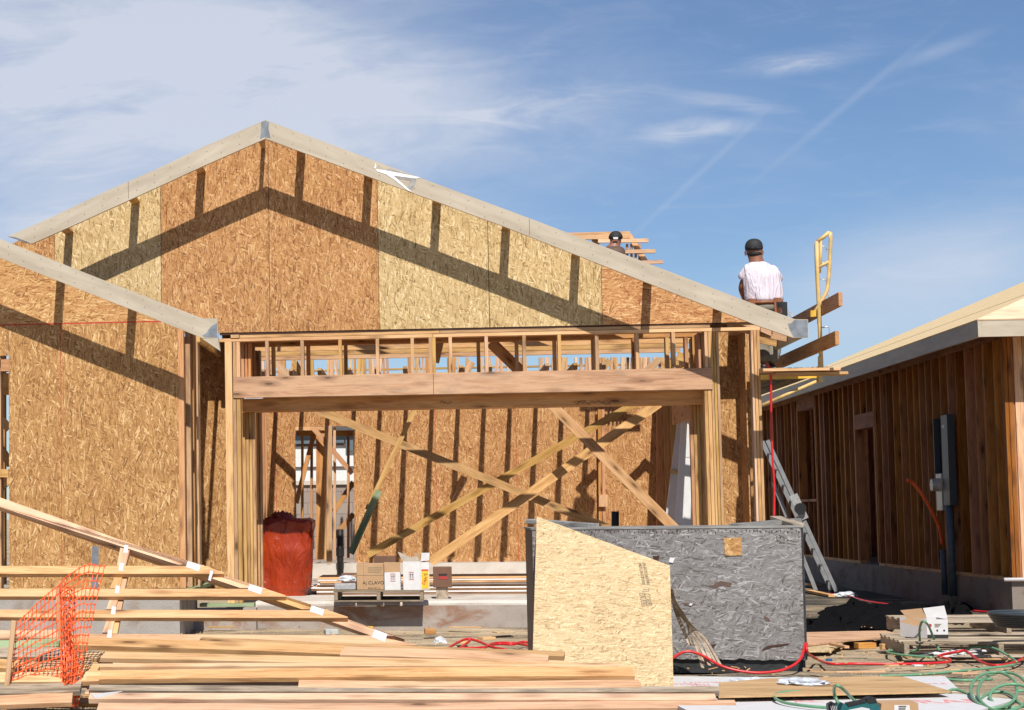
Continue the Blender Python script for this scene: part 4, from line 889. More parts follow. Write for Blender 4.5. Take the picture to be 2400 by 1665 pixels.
poly('flap', c, [(986, 1316), (1005, 1314), (1007, 1296), (988, 1296)], Yc+.2, .005, M['white']); poly('flap', c, [(968, 1296), (985, 1297), (986, 1315), (976, 1306)], Yc+.27, .005, M['card'])
wbox('side_face', c, xb+.001, xat(1006, 1350, Yc), Yc+.0, Yc+.02, ZT, zat(990, 1318, Yc), M['white']); wbox('side_label', c, xat(988, 1350, Yc), xat(1004.5, 1350, Yc), Yc-.003, Yc-.001, zat(990, 1380, Yc), zat(990, 1337, Yc), M['labely'])
wbox('label_band', c, xat(988, 1350, Yc), xat(1004.5, 1350, Yc), Yc-.005, Yc-.0035, zat(990, 1338, Yc), zat(990, 1335, Yc), M['redink']); text('label_writing', c, 'ZAP!', .045, frame(W(996, 1362, Yc-.006), V((.5, 0, .9)), V((0, -1, 0))), M['redink']); text('label_writing', c, '2M', .03, fr(998, 1347, Yc-.006), M['ink'])
c, xa, xb, z4 = carton('dark brown carton with faded red label at the right end of the pallet', 1015, 1059, 1330, .35, .3, M['carddk']); wbox('faded_label', c, xat(1028, 1350, .35), xat(1048, 1350, .35), .347, .349, zat(1040, 1358, .35), zat(1040, 1345, .35), M['labelr']); wbox('faded_label', c, xat(1028, 1350, .35), xat(1048, 1350, .35), .3445, .3465, zat(1040, 1350, .35), zat(1040, 1345, .35), M['ink'])
c.location.z = c.location.z
wbox('support_block', None, xat(1022, 1375, .38), xat(1050, 1375, .38), .38, .55, ZS+.001, ZT-.001, M['old']); o = bpy.context.scene.objects['support_block']; tag(o, 'wood block under the dark brown carton', 'block')
c, xa, xb, z5 = carton('dark carton lying behind the white and brown cartons on the pallet', 877, 928, 1304, .28, .25, M['carddk'])
c, xa, xb, z6 = carton('flattened torn carton at the left end of the pallet', 800, 838, 1345, .05, .3, M['carddk'])
poly('flap', c, [(820, 1350), (846, 1344), (848, 1351), (824, 1359)], -.05, .005, M['card'])
tr = thing('tray', 'shiny film wrapped tray at the left end of the pallet', 'tray', W(808, 1383, -.2)); wbox('tray_body', tr, xat(783, 1370, -.24), xat(834, 1370, -.24), -.24, .0, ZT, zat(800, 1368, -.24), M['steel'], .01)
def crumple(name, c, rx, ry, rz, m, label, cat, sd=0, seg=14, par=None, amp=.35):
    bm = bmesh.new(); bmesh.ops.create_icosphere(bm, subdivisions=3, radius=1)
    for v in bm.verts:
        q = v.co.copy(); f = 1+amp*noise.noise(q*2.1+V((sd, 0, 0)))+amp*.5*noise.noise(q*5+V((0, sd, 0)))
        v.co = V((q.x*rx*f, q.y*ry*f, max(-.2, q.z)*rz*f))
    o = bmo(name, bm, m, par, Matrix.Translation(c)); 
    if label: tag(o, label, cat)
    return o
crumple('film', W(812, 1364, -.15)+V((0, 0, .02)), .10, .08, .05, M['clear'], None, None, 3, par=tr)
# siding boards stacked flat in the garage
for k in range(9):
    Y0 = 1.55+random.uniform(-.03, .05); z = ZS+.004+k*.0225; xa = xat(733 if k < 8 else 742, 1360, Y0)+random.uniform(0, .05)
    o = bmo('siding_board', boxbm(3.4+random.uniform(-.1, .2), 1.1, .0195, .003), M[('fresh', 'whiteprim')[k % 2]], None, frame(V((xa+1.75, Y0+.55, z+.01)), X_, V((0, 0, 1))))
    tag(o, 'long pale siding board in the flat stack on the garage floor', 'board', 'siding boards stacked in the garage')
# white door slabs leaning on the right wall
for k, (pts, Y, m) in enumerate((([(1600, 930), (1632, 930), (1640, 1290), (1580, 1290)], 5.0, 'whiteprim'), ([(1594, 940), (1610, 935), (1600, 1290), (1550, 1290)], 5.4, 'whiteprim'))):
    o = thing('door_slab', ('white panelled door leaning upright beside the right garage post', 'white door edge leaning behind the first door by the right post')[k], 'door', PL(*pts[2], Y), 'white doors leaning in the garage')
    poly('door_leaf', o, pts, Y, .04, M[m])
    if k == 0:
        for y0, y1 in ((1030, 1072), (1078, 1112), (1118, 1235)): poly('door_panel', o, [(1606, y0), (1621, y0), (1624, y1), (1602, y1)], Y-.006, .006, M['stucco'])
    else: poly('door_panel', o, [(1590, 1110), (1598, 1108), (1590, 1235), (1578, 1240)], Y-.006, .006, M['stucco']); poly('yellow_tag', o, [(1571, 1100), (1598, 1105), (1596, 1113), (1571, 1110)], Y-.02, .01, M['yellowpale'])
# ============================================================ ladder in the side yard
def ladder():
    b = G(1950, 1387, .02); Y = b.y; t = thing('ladder', 'aluminium ladder leaning in the gap between the two houses', 'ladder', b)
    a1, a0 = W(1786, 1035, Y), b; c0, c1 = G(1908, 1384, .02), W(1786, 1120, Y-.9)
    d = V((0, -.45, 0))
    stick('stile', t, a0, a1, .062, .028, M['alu']); stick('stile', t, a0+d+V((-.02, 0, 0)), a1+d, .055, .028, M['alu'])
    for k in range(9):
        p = a0+(a1-a0)*(k+.7)/9.5; tube('rung', t, [p, p+d], .016, M['alu'], 8, 0)
    stick('back_leg', t, W(1912, 1384, Y-.2), W(1812, 1130, Y-.2), .055, .025, M['alu']); 
    h = a0+(a1-a0)*.55; bmo('hinge', tubebm([h+V((0, -.5, 0)), h+V((0, -.56, 0))], .08, 16), M['black'], t); stick('hinge_plate', t, h+(a1-a0)*.09+V((0, -.48, 0)), h-(a1-a0)*.07+V((0, -.48, 0)), .12, .012, M['steel'])
    for p in (a0, a0+d): wbox('foot', t, p.x-.05, p.x+.05, p.y-.03, p.y+.03, 0, .04, M['black'])
ladder()
# ============================================================ weathered box with leaning sheet
b0 = G(1252, 1568, .0); BYF = G(1600, 1572, 0).y
def boxthing():
    t = thing('job_box', 'large crate of weathered grey oriented strand board with black edges', 'crate', W(1560, 1572, BYF))
    zb = zat(1560, 1550, BYF); zt_ = zat(1560, 1240, BYF)
    x0, x1 = xat(1251, 1400, BYF), xat(1884, 1400, BYF)
    # front with ragged bottom edge
    Pn = [V((x0, BYF, zt_)), V((x0, BYF, zb+.05))]
    n = 46; random.seed(3)
    for i in range(n+1): Pn.append(V((x0+(x1-x0)*i/n, BYF, zb+.02*noise.noise(V((i*.7, 0, 0)))+(.03*(1-i/n))+.008*random.random())))
    Pn.append(V((x1, BYF, zt_)))
    poly3('front_panel', t, Pn, V((0, -1, 0)), .018, M['osb_grey'], X_)
    wbox('end_panel', t, x0, x0+.02, BYF+.02, BYF+1.15, 0.02, zt_-.002, M['darkbox']); wbox('end_panel', t, x1-.02, x1, BYF+.02, BYF+1.15, .02, zt_-.002, M['darkbox'])
    wbox('back_panel', t, x0+.02, x1-.02, BYF+1.13, BYF+1.15, .02, zt_-.002, M['osb_grey']); wbox('lid', t, x0-.01, x1+.01, BYF-.006, BYF+1.16, zt_+.001, zt_+.016, M['grey'])
    wbox('skid', t, x0+.02, x1-.02, BYF+.03, BYF+.12, -.02, .10, M['darkbox']); wbox('skid', t, x0+.02, x1-.02, BYF+.9, BYF+1.0, -.02, .10, M['darkbox'])
    stick('edge_strip', t, V((x1+.003, BYF+.005, .08)), V((x1+.003, BYF+.005, zt_)), .014, .03, M['darkbox'])
    poly('patch', t, [(1697, 1261), (1738, 1260.5), (1739, 1302), (1699, 1303)], BYF-.008, .008, M['osb_tan'])
    for k, pts in enumerate(([(1660, 1376), (1690, 1362), (1716, 1367), (1712, 1376), (1690, 1373), (1675, 1379)], [(1790, 1444), (1800, 1448), (1806, 1456), (1797, 1457), (1791, 1450)], [(1530, 1303), (1546, 1304), (1543, 1315), (1532, 1316)], [(1800, 1514), (1850, 1508), (1846, 1513), (1812, 1518), (1785, 1526), (1790, 1520)], [(1656, 1512), (1680, 1510), (1672, 1518), (1658, 1519)], [(1600, 1413), (1632, 1416), (1620, 1421), (1604, 1420)])):
        poly('torn_hole', t, pts, BYF-.003, .002, M['seam'] if k in (2, 3, 4) else M['brown'])
    poly('flake', t, [(1570, 1307), (1582, 1308), (1577, 1320), (1568, 1318)], BYF-.01, .004, M['whiteprim']); poly('flake', t, [(1618, 1414), (1624, 1416), (1620, 1420), (1614, 1419)], BYF-.01, .004, M['white'])
    random.seed(9)
    bm = bmesh.new()
    for i in range(70):
        x = 1262+i*9+random.uniform(-2, 2)
        if x > 1876: break
        for y in (1246+random.uniform(-3, 3), ) + ((1262+random.uniform(-5, 5),) if random.random() < .2 else ()):
            q = W(x, y, BYF-.003); boxbm(.006, .004, .010, 0, bm, q)
    bmo('nail_holes', bm, M['seam'], t)
    return zt_
ZBX = boxthing()
def lying(name, label, cat, p, q, zc, w, t, m, grp=None, n=V((0, 0, 1)), **k):
    a = G(*p, zc); b = G(*q, zc); return tag(stick(name, None, a, b, w, t, m, n, **k), label, cat, grp)
top = ZBX+.017
o = tag(stick('scrap_board', None, W(1244, 1222, BYF+.9), W(1392, 1233, BYF+.35), .12, .038, M['grey'], V((0, 0, 1)), .003), 'grey scrap board on the left end of the weathered crate', 'board')
o = tag(stick('scrap_board', None, W(1722, 1233, BYF+.35), W(1868, 1221, BYF+.75), .10, .038, M['grey'], V((0, 0, 1)), .003), 'long grey scrap board on the right end of the weathered crate', 'board')
o = tag(stick('scrap_board', None, W(1818, 1214, BYF+.9), W(1872, 1232, BYF+.3), .09, .03, M['old'], V((0, 0, 1)), .003), 'short pale scrap board crossing the grey one on the crate corner', 'board')
# leaning new sheet
P0 = G(1540, 1615, .02); P1 = W(1400, 1240, BYF-.03)
lean = V((0, P1.y-P0.y, P1.z-P0.z)).normalized(); nl = V((0, -lean.z, lean.y))
SP = (P0, nl)
t = thing('plywood_sheet', 'pale new strand board offcut with sloping top leaning on the weathered crate', 'sheet', P0)
poly('sheet', t, [(1258, 1210.5), (1570, 1326), (1579, 1615.5), (1495, 1614), (1247, 1590)], SP, .012, M['osb_new'], V((0, lean.y, lean.z)))
for tx, x, y, s in (('TJ_CORPS', 1517, 1400, .062), ('ZAUERS', 1507, 1406, .062), ('APA RATED SHEATHING', 1514, 1346, .035), ('WIDTH 24/16 EXPOSURE', 1504, 1346, .033)):
    text('stamp', t, tx, s, frame(PL(x, y, SP)+nl*.002, V((0, -lean.y, -lean.z)), nl), M['inkgrey'], .8)
# loose straps of dry fibre beside it
t = thing('strap_bundle', 'tangle of frayed grey brown straps hanging against the weathered crate', 'straps', G(1640, 1575, 0))
random.seed(4)
for k in range(11):
    xe = random.uniform(1590, 1690); ye = 1500+random.uniform(0, 78) if xe < 1650 else 1560; 
    pts = [PL(1575, 1375+k*3, SP)+nl*-.02, W(1582+k*3.4+random.uniform(-3, 3), 1430+k*3, BYF-.35), W(1598+(xe-1598)*.6, 1500+random.uniform(-10, 10), BYF-.25), W(xe, min(ye, 1566), BYF-.28+random.uniform(-.05, .05))]
    bm = bmesh.new(); S_ = spline(pts, 7); w = random.uniform(.006, .015); pr = None
    for p in S_:
        a = bm.verts.new(p+V((-w, 0, .003))); b = bm.verts.new(p+V((w, .004, -.003))); c_ = bm.verts.new(p+V((0, .006, 0)))
        if pr: bm.faces.new((pr[0], pr[1], b, a)); bm.faces.new((pr[1], pr[2], c_, b)); bm.faces.new((pr[2], pr[0], a, c_))
        pr = (a, b, c_)
    bmo('strap', bm, M['old'], t)
# ============================================================ trusses stacked, leaning, lower left
T0 = G(975, 1513, .22); la = math.radians(50); LV = V((0, math.sin(la), math.cos(la))); NT_ = V((0, -math.cos(la), math.sin(la)))
def layer(k): return (T0+NT_*(.0395*k), NT_)
def slope(x): return 1180+.3455*x    # centre line of the sloping chords
TR_ = [ # level, heel x, heel y(bottom chord lower edge), chord top y at x=0, left end
 (3, 525, 1346, 1327, 'uppermost leaning roof truss with the shortest bottom chord and tall web'),
 (2, 670, 1400, 1380, 'second leaning roof truss, its heel left of the red bag'),
 (1, 815, 1450, 1429, 'third leaning roof truss, its heel below the garage slab'),
 (0, 978, 1513, 1484, 'lowest leaning roof truss with the longest bottom chord')]
for lv, hx, hy, ty, lab in TR_:
    pl = layer(lv); t = thing('roof_truss', lab, 'truss', PL(hx, hy, pl), 'roof trusses leaning in the lower left')
    hh = 19 if lv else 20
    # bottom chord with a cut heel
    cut = hx-46
    poly('bottom_chord', t, [(-60, ty), (cut, hy-hh-.5), (hx, hy-4), (hx, hy-1), (-60, ty+hh-1)] if lv else [(-60, ty), (cut-60, hy-hh-3), (hx, hy-2), (hx-2, hy), (-60, ty+hh)], pl, .038, M['fresh'])
    # sloping top chord, behind the bottom chord face by nothing: butt against it
    x1 = hx-34; y1 = slope(x1); 
    xs = -60
    s0 = {3: -60, 2: -60, 1: -60, 0: -60}[lv]
    pts = [(s0, slope(s0)-14), (hx-30, slope(hx-30)-9), (cut-2, hy-hh-2), (cut-62, hy-hh-3), (s0, slope(s0)+10)]
    plb = (pl[0]-NT_*.0005, NT_); poly('top_chord', t, pts, plb, .038, M['fresh'])
    wx = 296-(3-lv)*9
    yt, yb = slope(wx)+9, ty-1
    if lv == 3: poly('web', t, [(wx-14, 1284), (wx+8, 1290), (wx-1, 1326.5), (wx-22, 1326)], pl, .038, M['fresh'])
    else:
        y0 = ty-33; y1 = ty-1; poly('web', t, [(wx-20+2, y0), (wx+1, y0), (wx-7, y1), (wx-29, y1)], pl, .038, M['fresh'])
        stick('web', t, PL(wx+5, y0-4, pl)-NT_*.03, PL(wx-2, y1-1, pl)-NT_*.03, .05, .03, M['fresh'], NT_)
    # nail plates
    def plate(x, y, w, h, a): 
        ca, sa = math.cos(math.radians(a)), math.sin(math.radians(a)); q = [(x+u*ca-v*sa, y+u*sa+v*ca) for u, v in ((-w, -h), (w, -h), (w, h), (-w, h))]
        poly('nail_plate', t, q, (pl[0]+NT_*.0015, NT_), .002, M['metalplate'])
    if lv: plate(hx-72, hy-19, 16, 7.5, 18)
    else: plate(890, 1490, 16, 9.5, 20)
    plate(wx-12, ty-1+3, 5, 9, 8)
    if lv == 3: plate(295, 1287, 5, 9, 6); poly('strap_tag', t, [(493, 1337), (500, 1338), (494, 1362), (488, 1360)], (pl[0]+NT_*.004, NT_), .002, M['clear'])
# ============================================================ the lumber pile in the foreground
def pileplane(y): # height of the pile surface: a steep low stack just in front of the trusses
    return .40-.37*(y-1500)/165.
PB = [ # (x0,y0,x1,y1,face width m,thick m,tilt deg,mat,label)
 (165, 1508, 806, 1529, .115, .038, 67, 'fresh', 'bright board near the pile top ending in a dark cut face left of centre'),
 (470, 1503, 1323, 1538, .075, .036, 72, 'tan', 'long brownish board at the back of the pile, ending at the leaning sheet'),
 (800, 1531, 1285, 1550, .12, .036, 68, 'fresh', 'bright knotty board whose square end sits just short of the brownish one'),
 (165, 1539, 1335, 1565, .089, .036, 68, 'pink', 'pink board under the bright knotty board'),
 (185, 1565, 1450, 1564, .05, .036, 72, 'pink', 'narrow pale board reaching a third across the leaning sheet'),
 (205, 1588, 1485, 1579, .12, .038, 67, 'fresh', 'wide bright board reaching farthest across the leaning sheet'),
 (700, 1607, 1500, 1606, .10, .030, 70, 'fresh', 'bright board half hidden under the one reaching farthest right'),
 (210, 1617, 1684, 1620, .06, .038, 60, 'old', 'long board with grey stained edge ending right of the leaning sheet'),
 (210, 1637, 1677, 1639, .075, .038, 66, 'pink', 'pinkish long board under the grey stained one'),
 (230, 1664, 1724, 1657, .09, .05, 68, 'fresh', 'bottom long board along the lower edge of the picture'),
 (-60, 1490, 160, 1489, .11, .038, 65, 'fresh', 'pale board behind the orange net, topmost at the left edge'),
 (-60, 1515, 140, 1510, .10, .038, 62, 'green', 'greenish treated board behind the orange net'),
 (-60, 1535, 165, 1536, .11, .045, 60, 'old', 'brownish weathered board behind the orange net'),
 (60, 1568, 215, 1560, .10, .038, 62, 'tan', 'short tan board crossing behind the net stakes'),
 (-60, 1556, 230, 1575, .11, .038, 65, 'fresh', 'pale long board behind the net at mid height'),
 (-60, 1592, 235, 1590, .12, .038, 64, 'pink', 'pinkish board behind the lower half of the net'),
 (-60, 1618, 190, 1614, .11, .038, 62, 'old', 'weathered board behind the foot of the net'),
 (-60, 1650, 170, 1640, .11, .038, 62, 'fresh', 'lowest pale board at the left corner'),
]
random.seed(21)
for i, (x0, y0, x1, y1, w, th, tl, mm, lab) in enumerate(PB):
    a = G(x0, y0, pileplane(y0)); b = G(x1, y1, pileplane(y1)); tt = math.radians(tl); n = V((0, -math.cos(math.radians(90-tl)), math.sin(math.radians(90-tl)))) if False else V((0, -math.cos(tt), math.sin(tt)))
    o = stick('lumber_board', None, a, b, w, th, M[mm], n, warp=.012)
    tag(o, lab, 'board', 'lumber boards in the foreground pile')
# supporting boards beneath, half seen in the gaps
for k in range(10):
    y = 1540+k*12; z = pileplane(y)-.065-.01*(k % 2); dx = (0, .1, 0); a = G(200+random.uniform(-20, 60), y, z)+V(dx); b = G(1150+random.uniform(0, 160)+(k*14), y+3, z)+V(dx)
    o = stick('lumber_board', None, a, b, .135, .038, M['pink' if k % 3 else 'tan'], V((0, -.35, .93)), warp=.01)
    tag(o, 'board lying low inside the pile, showing only in gaps between upper boards', 'board', 'lower boards of the foreground pile')
for k in range(5):
    y = 1515+k*30; z = pileplane(y)-.06; o = stick('lumber_board', None, G(-80, y, z)+V((0, .1, 0)), G(170, y, z)+V((0, .1, 0)), .14, .038, M['old'], V((0, -.35, .93))); tag(o, 'board lying low behind the orange net, showing only in gaps', 'board', 'lower boards behind the net')
# white paper scrap on pile
o = poly3('paper_sheet', None, [G(212, 1622, .2), G(222, 1632, .2), G(288, 1630, .19), G(250, 1624, .2)], V((0, -.5, .8)), .003, M['white']); tag(o, 'white paper scrap tucked at the left end of the boards', 'paper')
# ============================================================ orange net and stakes
def stake(x0, y0, x1, y1, w, m, lab, z=.0, dz=0):
    b = G(x1, y1, z); a = W(x0, y0, b.y+dz); o = stick('wooden_stake', None, a, b, w, .022, m, V((0, -1, 0)), .002); return tag(o, lab, 'stake', 'net stakes')
SB = G(150, 1665, .0).y
stake(33, 1455, 10, 1668, .032, M['tan'], 'slim wooden stake at the left edge of the net'); stake(136, 1367, 149, 1640, .034, M['orange'], 'brown wooden stake with the net gathered round it'); stake(153, 1425, 176, 1662, .030, M['fresh'], 'pale wooden stake leaning just right of the brown one')
def net():
    bm = bmesh.new(); random.seed(8)
    Yn = SB-.02
    def seg(p, q, r): 
        d = (q-p)
        if d.length < 1e-4: return
        tubebm([p, q], r, 4, bm, False)
    def sheet(fn, nu, nv, du=0, ru=.0042, rv=.0030, Y0=Yn):
        g = [[None]*(nv+1) for _ in range(nu+1)]
        for i in range(nu+1):
            for j in range(nv+1):
                u, v = i/nu, j/nv; x, y, d = fn(u, v); x += 2.6*noise.noise(V((u*6, v*9, 1))) ; y += 3.2*noise.noise(V((u*7, v*8, 7)))
                g[i][j] = W(x, y, Y0+d+.05*noise.noise(V((u*4, v*5, 3))))
        for i in range(nu+1):
            for j in range(nv+1):
                if i < nu: seg(g[i][j], g[i+1][j], ru)
                if j < nv: seg(g[i][j], g[i][j+1], rv)
                bmesh.ops.create_cube(bm, size=.011, matrix=Matrix.Translation(g[i][j]))
    def A(u, v):   # left sheet between stakes 1 and 2
        x = 30+(142-30)*u; yt = 1468-100*(u**1.4)-14*math.sin(3.14*u); yb = 1655-10*u
        return x-14*v*(1-u), yt+(yb-yt)*v, .05*math.sin(3.14*u)
    def B(u, v):   # right fold
        xr = 245-62*v-6*math.sin(3.1*v); xl = 140+10*v; x = xl+(xr-xl)*u
        yt = 1372-48*min(1, u*1.6)**.7+4*u; yb = 1650; return x, yt+(yb-yt)*v+6*math.sin(3.14*u)-10*math.sin(3.14*u)*(1-v), -.06*math.sin(3.14*u)
    def C(u, v):   # gathered bunch at the stakes
        return 140+34*u+8*v, 1380+265*v+5*math.sin(9*u), -.03-.05*math.sin(5*u)
    sheet(A, 12, 13); sheet(B, 9, 18); sheet(C, 6, 17)
    o = bmo('safety_net', bm, M['orange_net'], None); tag(o, 'orange plastic mesh safety net strung on wooden stakes', 'net')
net()
# ============================================================ ground litter, centre
def blk(p, zc, l, w, h, m, lab, rot=0., name='wood_block', cat='block'):
    a = G(*p, zc); o = bmo(name, boxbm(l, w, h, .003), m, None, Matrix.Translation(a+V((0, 0, h/2))) @ Matrix.Rotation(rot, 4, 'Z')); return tag(o, lab, cat)
blk((776, 1487), 0, .13, .16, .05, plain('foam_block', (.45, .46, .42), .8), 'pale grey green foam block on the dirt by the truss tip', .2, 'foam_block')
blk((1008, 1487), 0, .11, .10, .06, M['orange'], 'small reddish wood offcut on the dirt', .1); blk((724, 1464), 0, .10, .08, .04, M['orange'], 'reddish wood offcut just below the third truss', -.2); blk((594, 1457), 0, .08, .06, .03, M['orange'], 'small wood chip left of the foam block')
blk((1140, 1500), 0, .14, .12, .03, M['pink'], 'flat wood offcut near the red hose', .5); blk((1085, 1508), 0, .10, .18, .02, M['fresh'], 'pale wood scrap under the red hose', .15); blk((862, 1473), 0, .08, .10, .02, M['labely'], 'yellow scrap beside the truss tip', .6, 'plastic_scrap', 'scrap')
crumple('crumpled_wrapper', G(1031, 1510, .0)+V((0, 0, .02)), .06, .05, .045, M['clear'], 'crumpled clear wrapper on the dirt left of the red hose', 'wrapper', 2)
rh = thing('air_hose', 'red air hose looped on the dirt left of the weathered crate', 'hose', G(1150, 1515))
tube('hose', rh, [G(1045, 1523, .03), G(1070, 1508, .04), G(1096, 1498, .06), G(1125, 1505, .04), G(1150, 1516, .02), G(1185, 1523, .02)], .012, M['red'])
tube('hose', rh, [G(1072, 1524, .02), G(1100, 1503, .05), G(1098, 1499, .06)], .012, M['red']); tube('hose', rh, [G(1080, 1520, .02), G(1130, 1518, .02), G(1165, 1510, .02), G(1200, 1511, .02), G(1225, 1505, .03), G(1245, 1508, .02)], .012, M['red']); tube('hose', rh, [G(1130, 1522, .02), G(1160, 1508, .03), G(1205, 1508, .02), G(1240, 1514, .02)], .012, M['red'])
# ============================================================ right foreground
rh = thing('air_hose', 'long red air hose in front of the weathered crate and across the dirt', 'hose', G(1700, 1575))
tube('hose', rh, [W(1572, 1546, BYF-.32), W(1605, 1528, BYF-.32), W(1640, 1534, BYF-.32), W(1690, 1561, BYF-.32), W(1740, 1574, BYF-.34), W(1790, 1577, BYF-.34), W(1840, 1569, BYF-.3), W(1875, 1546, BYF-.2), W(1889, 1508, BYF-.06), W(1893, 1530, BYF-.1), G(1915, 1545, .02), G(1945, 1556, .02), G(2010, 1556, .02), G(2100, 1557, .02), G(2180, 1555, .02), G(2222, 1552, .02), G(2226, 1546, .02), G(2200, 1538, .02), G(2245, 1528, .06), G(2265, 1527, .06), G(2300, 1552, .02), G(2340, 1560, .02), G(2385, 1550, .02), G(2410, 1535, .03)], .0105, M['red'])
rh = thing('air_hose', 'thin red hose trailing at the foot of the ladder', 'hose', G(1990, 1400)); tube('hose', rh, [G(1940, 1392, .02), G(1985, 1397, .02), G(2030, 1409, .02), G(2090, 1418, .01)], .012, M['red'])
rh = thing('air_hose', 'red hose on the dirt at the corner of the right house', 'hose', G(2380, 1440)); tube('hose', rh, [G(2280, 1432, .02), G(2330, 1436, .02), G(2385, 1440, .02), G(2395, 1432, .03), G(2420, 1436, .03), G(2400, 1448, .02), G(2420, 1455, .02)], .012, M['red'])
gh = thing('air_hose', 'green air hose coiled in loose loops at the lower right corner', 'hose', G(2330, 1620))
def loop(cx, cy, rx, ry, z0=.02, dz=.05, n=14, a0=0., tot=6.28, tilt=0.):
    o = []
    for i in range(n+1):
        a = a0+tot*i/n; x, y = cx+rx*math.cos(a), cy+ry*math.sin(a)*1.0; o.append(G(x+tilt*math.sin(a), y, z0+dz*(.5-.5*math.sin(a))))
    return o
tube('hose', gh, [G(2060, 1585, .02), G(2120, 1583, .02), G(2200, 1578, .02), G(2330, 1565, .02), G(2380, 1558, .02)], .0095, M['greenhose'])
tube('hose', gh, loop(2330, 1618, 55, 42, .05, .10) + loop(2352, 1622, 60, 46, .05, .08, tot=5.8), .0095, M['greenhose'])
tube('hose', gh, loop(2372, 1632, 52, 28, .03, .10, a0=1) + loop(2340, 1640, 38, 18, .03, .05), .0095, M['greenhose'])
tube('hose', gh, [G(2185, 1665, .02), G(2210, 1635, .03), G(2235, 1616, .06), G(2275, 1630, .04), G(2320, 1655, .02), G(2360, 1662, .02)], .0095, M['greenhose'])
tube('hose', gh, [G(2190, 1590, .02), G(2260, 1595, .02), G(2325, 1592, .02)], .0095, M['greenhose'])
gh = thing('air_hose', 'green hose arching over the open white carton and the pallet', 'hose', G(2150, 1530))
tube('hose', gh, [G(2185, 1541, .02), G(2120, 1536, .02), G(2082, 1530, .02), G(2090, 1525, .02), G(2135, 1528, .03), G(2155, 1515, .08), G(2155, 1478, .22), G(2162, 1457, .30), G(2175, 1465, .27), G(2190, 1500, .12), G(2204, 1530, .03)], .0095, M['greenhose'])
tube('hose', gh, [G(2240, 1532, .03), G(2285, 1517, .08), G(2330, 1520, .08), G(2370, 1542, .03), G(2382, 1552, .02)], .0095, M['greenhose'])
gh = thing('air_hose', 'green hose looping over the white wrapped sheets to the nail gun', 'hose', G(1850, 1625))
tube('hose', gh, [G(2100, 1625, .09), G(2000, 1625, .09), G(1900, 1622, .09), G(1840, 1622, .10), G(1815, 1632, .09), G(1835, 1646, .08), G(1890, 1655, .08), G(1950, 1660, .08)], .009, M['greenhose'])
tube('hose', gh, [G(1965, 1650, .14), G(1955, 1625, .20), G(1958, 1608, .26), G(1972, 1612, .25), G(1995, 1635, .15), G(2012, 1650, .12)], .009, M['greenhose'])
# sheets lying flat
def flat(name, lab, cat, pts, z, th, m, grp=None): 
    return tag(poly3(name, None, [G(x, y, z) for x, y in pts], V((0, 0, 1)), th, m, X_), lab, cat, grp)
SG = 'white wrapped sheets lying in front of the crate'
w1 = flat('wrapped_sheet', 'white wrapped sheet with red print behind the brown plywood', 'sheet', [(1500, 1584), (1840, 1588), (2215, 1585), (2245, 1614), (1900, 1628), (1500, 1622)], .035, .02, M['white'], SG)
w2 = flat('wrapped_sheet', 'white wrapped sheet with large red print under the nail gun', 'sheet', [(1560, 1640), (1900, 1632), (2240, 1626), (2380, 1640), (2300, 1664), (1900, 1690), (1660, 1690)], .06, .02, M['white'], SG)
w3 = flat('wrapped_sheet', 'narrow white sheet edge curving along the bottom right', 'sheet', [(1730, 1645), (1830, 1665), (1930, 1700), (1700, 1700)], .085, .01, M['white'], SG)
bp = flat('plywood_sheet', 'brown plywood sheet with a pointed corner on the white sheets', 'sheet', [(1684, 1600), (1800, 1590), (2110, 1584), (2228, 1620), (1960, 1626), (1684, 1632)], .10, .012, M['ply'])
def onflat(par, tx, x, y, z, s, m, rot=0., sx=1.): return text('printing', par, tx, s, Matrix.Translation(G(x, y, z)) @ Matrix.Rotation(rot, 4, 'Z'), M[m], sx)
for tx, x, y, s, q in (('CORPS', 1592, 1604, .14, .6), ('IIIII', 1642, 1606, .22, .5), ('[ HOMEWRAP ]', 1687, 1600, .13, .55), ('ABCOPS', 1690, 1612, .08, .6), ('TILE', 2195, 1603, .12, .6)): onflat(w1, tx, x, y, .0358, s, 'pinkink', 0, q)
for tx, x, y, s, q in (('WRAP', 2180, 1645, .3, .8), ('R', 1795, 1640, .12, .8), ('AL', 1890, 1644, .2, .8)): onflat(w2, tx, x, y, .0608, s, 'pinkink', .15, q)
crumple('plastic_wrap', G(1880, 1600, .11), .16, .12, .03, M['clear'], 'crumpled clear plastic on the brown plywood', 'wrapper', 5)
crumple('plastic_wrap', G(1760, 1598, .05), .14, .08, .03, M['clear'], 'small clear plastic scrap on the white printed sheet', 'wrapper', 8)
# plywood offcuts beyond
o = flat('plywood_offcut', 'long tan plywood offcut beside the crate', 'board', [(1885, 1482), (2075, 1478), (2116, 1489), (1990, 1500), (1885, 1512)], .05, .015, M['fresh'])
o = flat('plywood_offcut', 'strand board offcut under the long tan one', 'board', [(1885, 1500), (1985, 1500), (1948, 1526), (1885, 1526)], .03, .012, M['osb_new'])
o = tag(stick('scrap_board', None, G(1948, 1510, .06), G(1985, 1517, .06), .04, .02, M['fresh'], V((0, 0, 1))), 'short pale batten on the offcuts', 'board')
blk((2028, 1520), 0, .16, .10, .05, M['orange'], 'tan wood block between crate and pallet', .2); blk((2072, 1523), 0, .06, .05, .05, M['pink'], 'small pink wood cube beside the pallet', .3); blk((1943, 1550), 0, .05, .02, .02, plain('blue_plastic', (.03, .08, .2), .4), 'small dark blue plastic piece on the dirt', .1, 'plastic_piece', 'scrap')
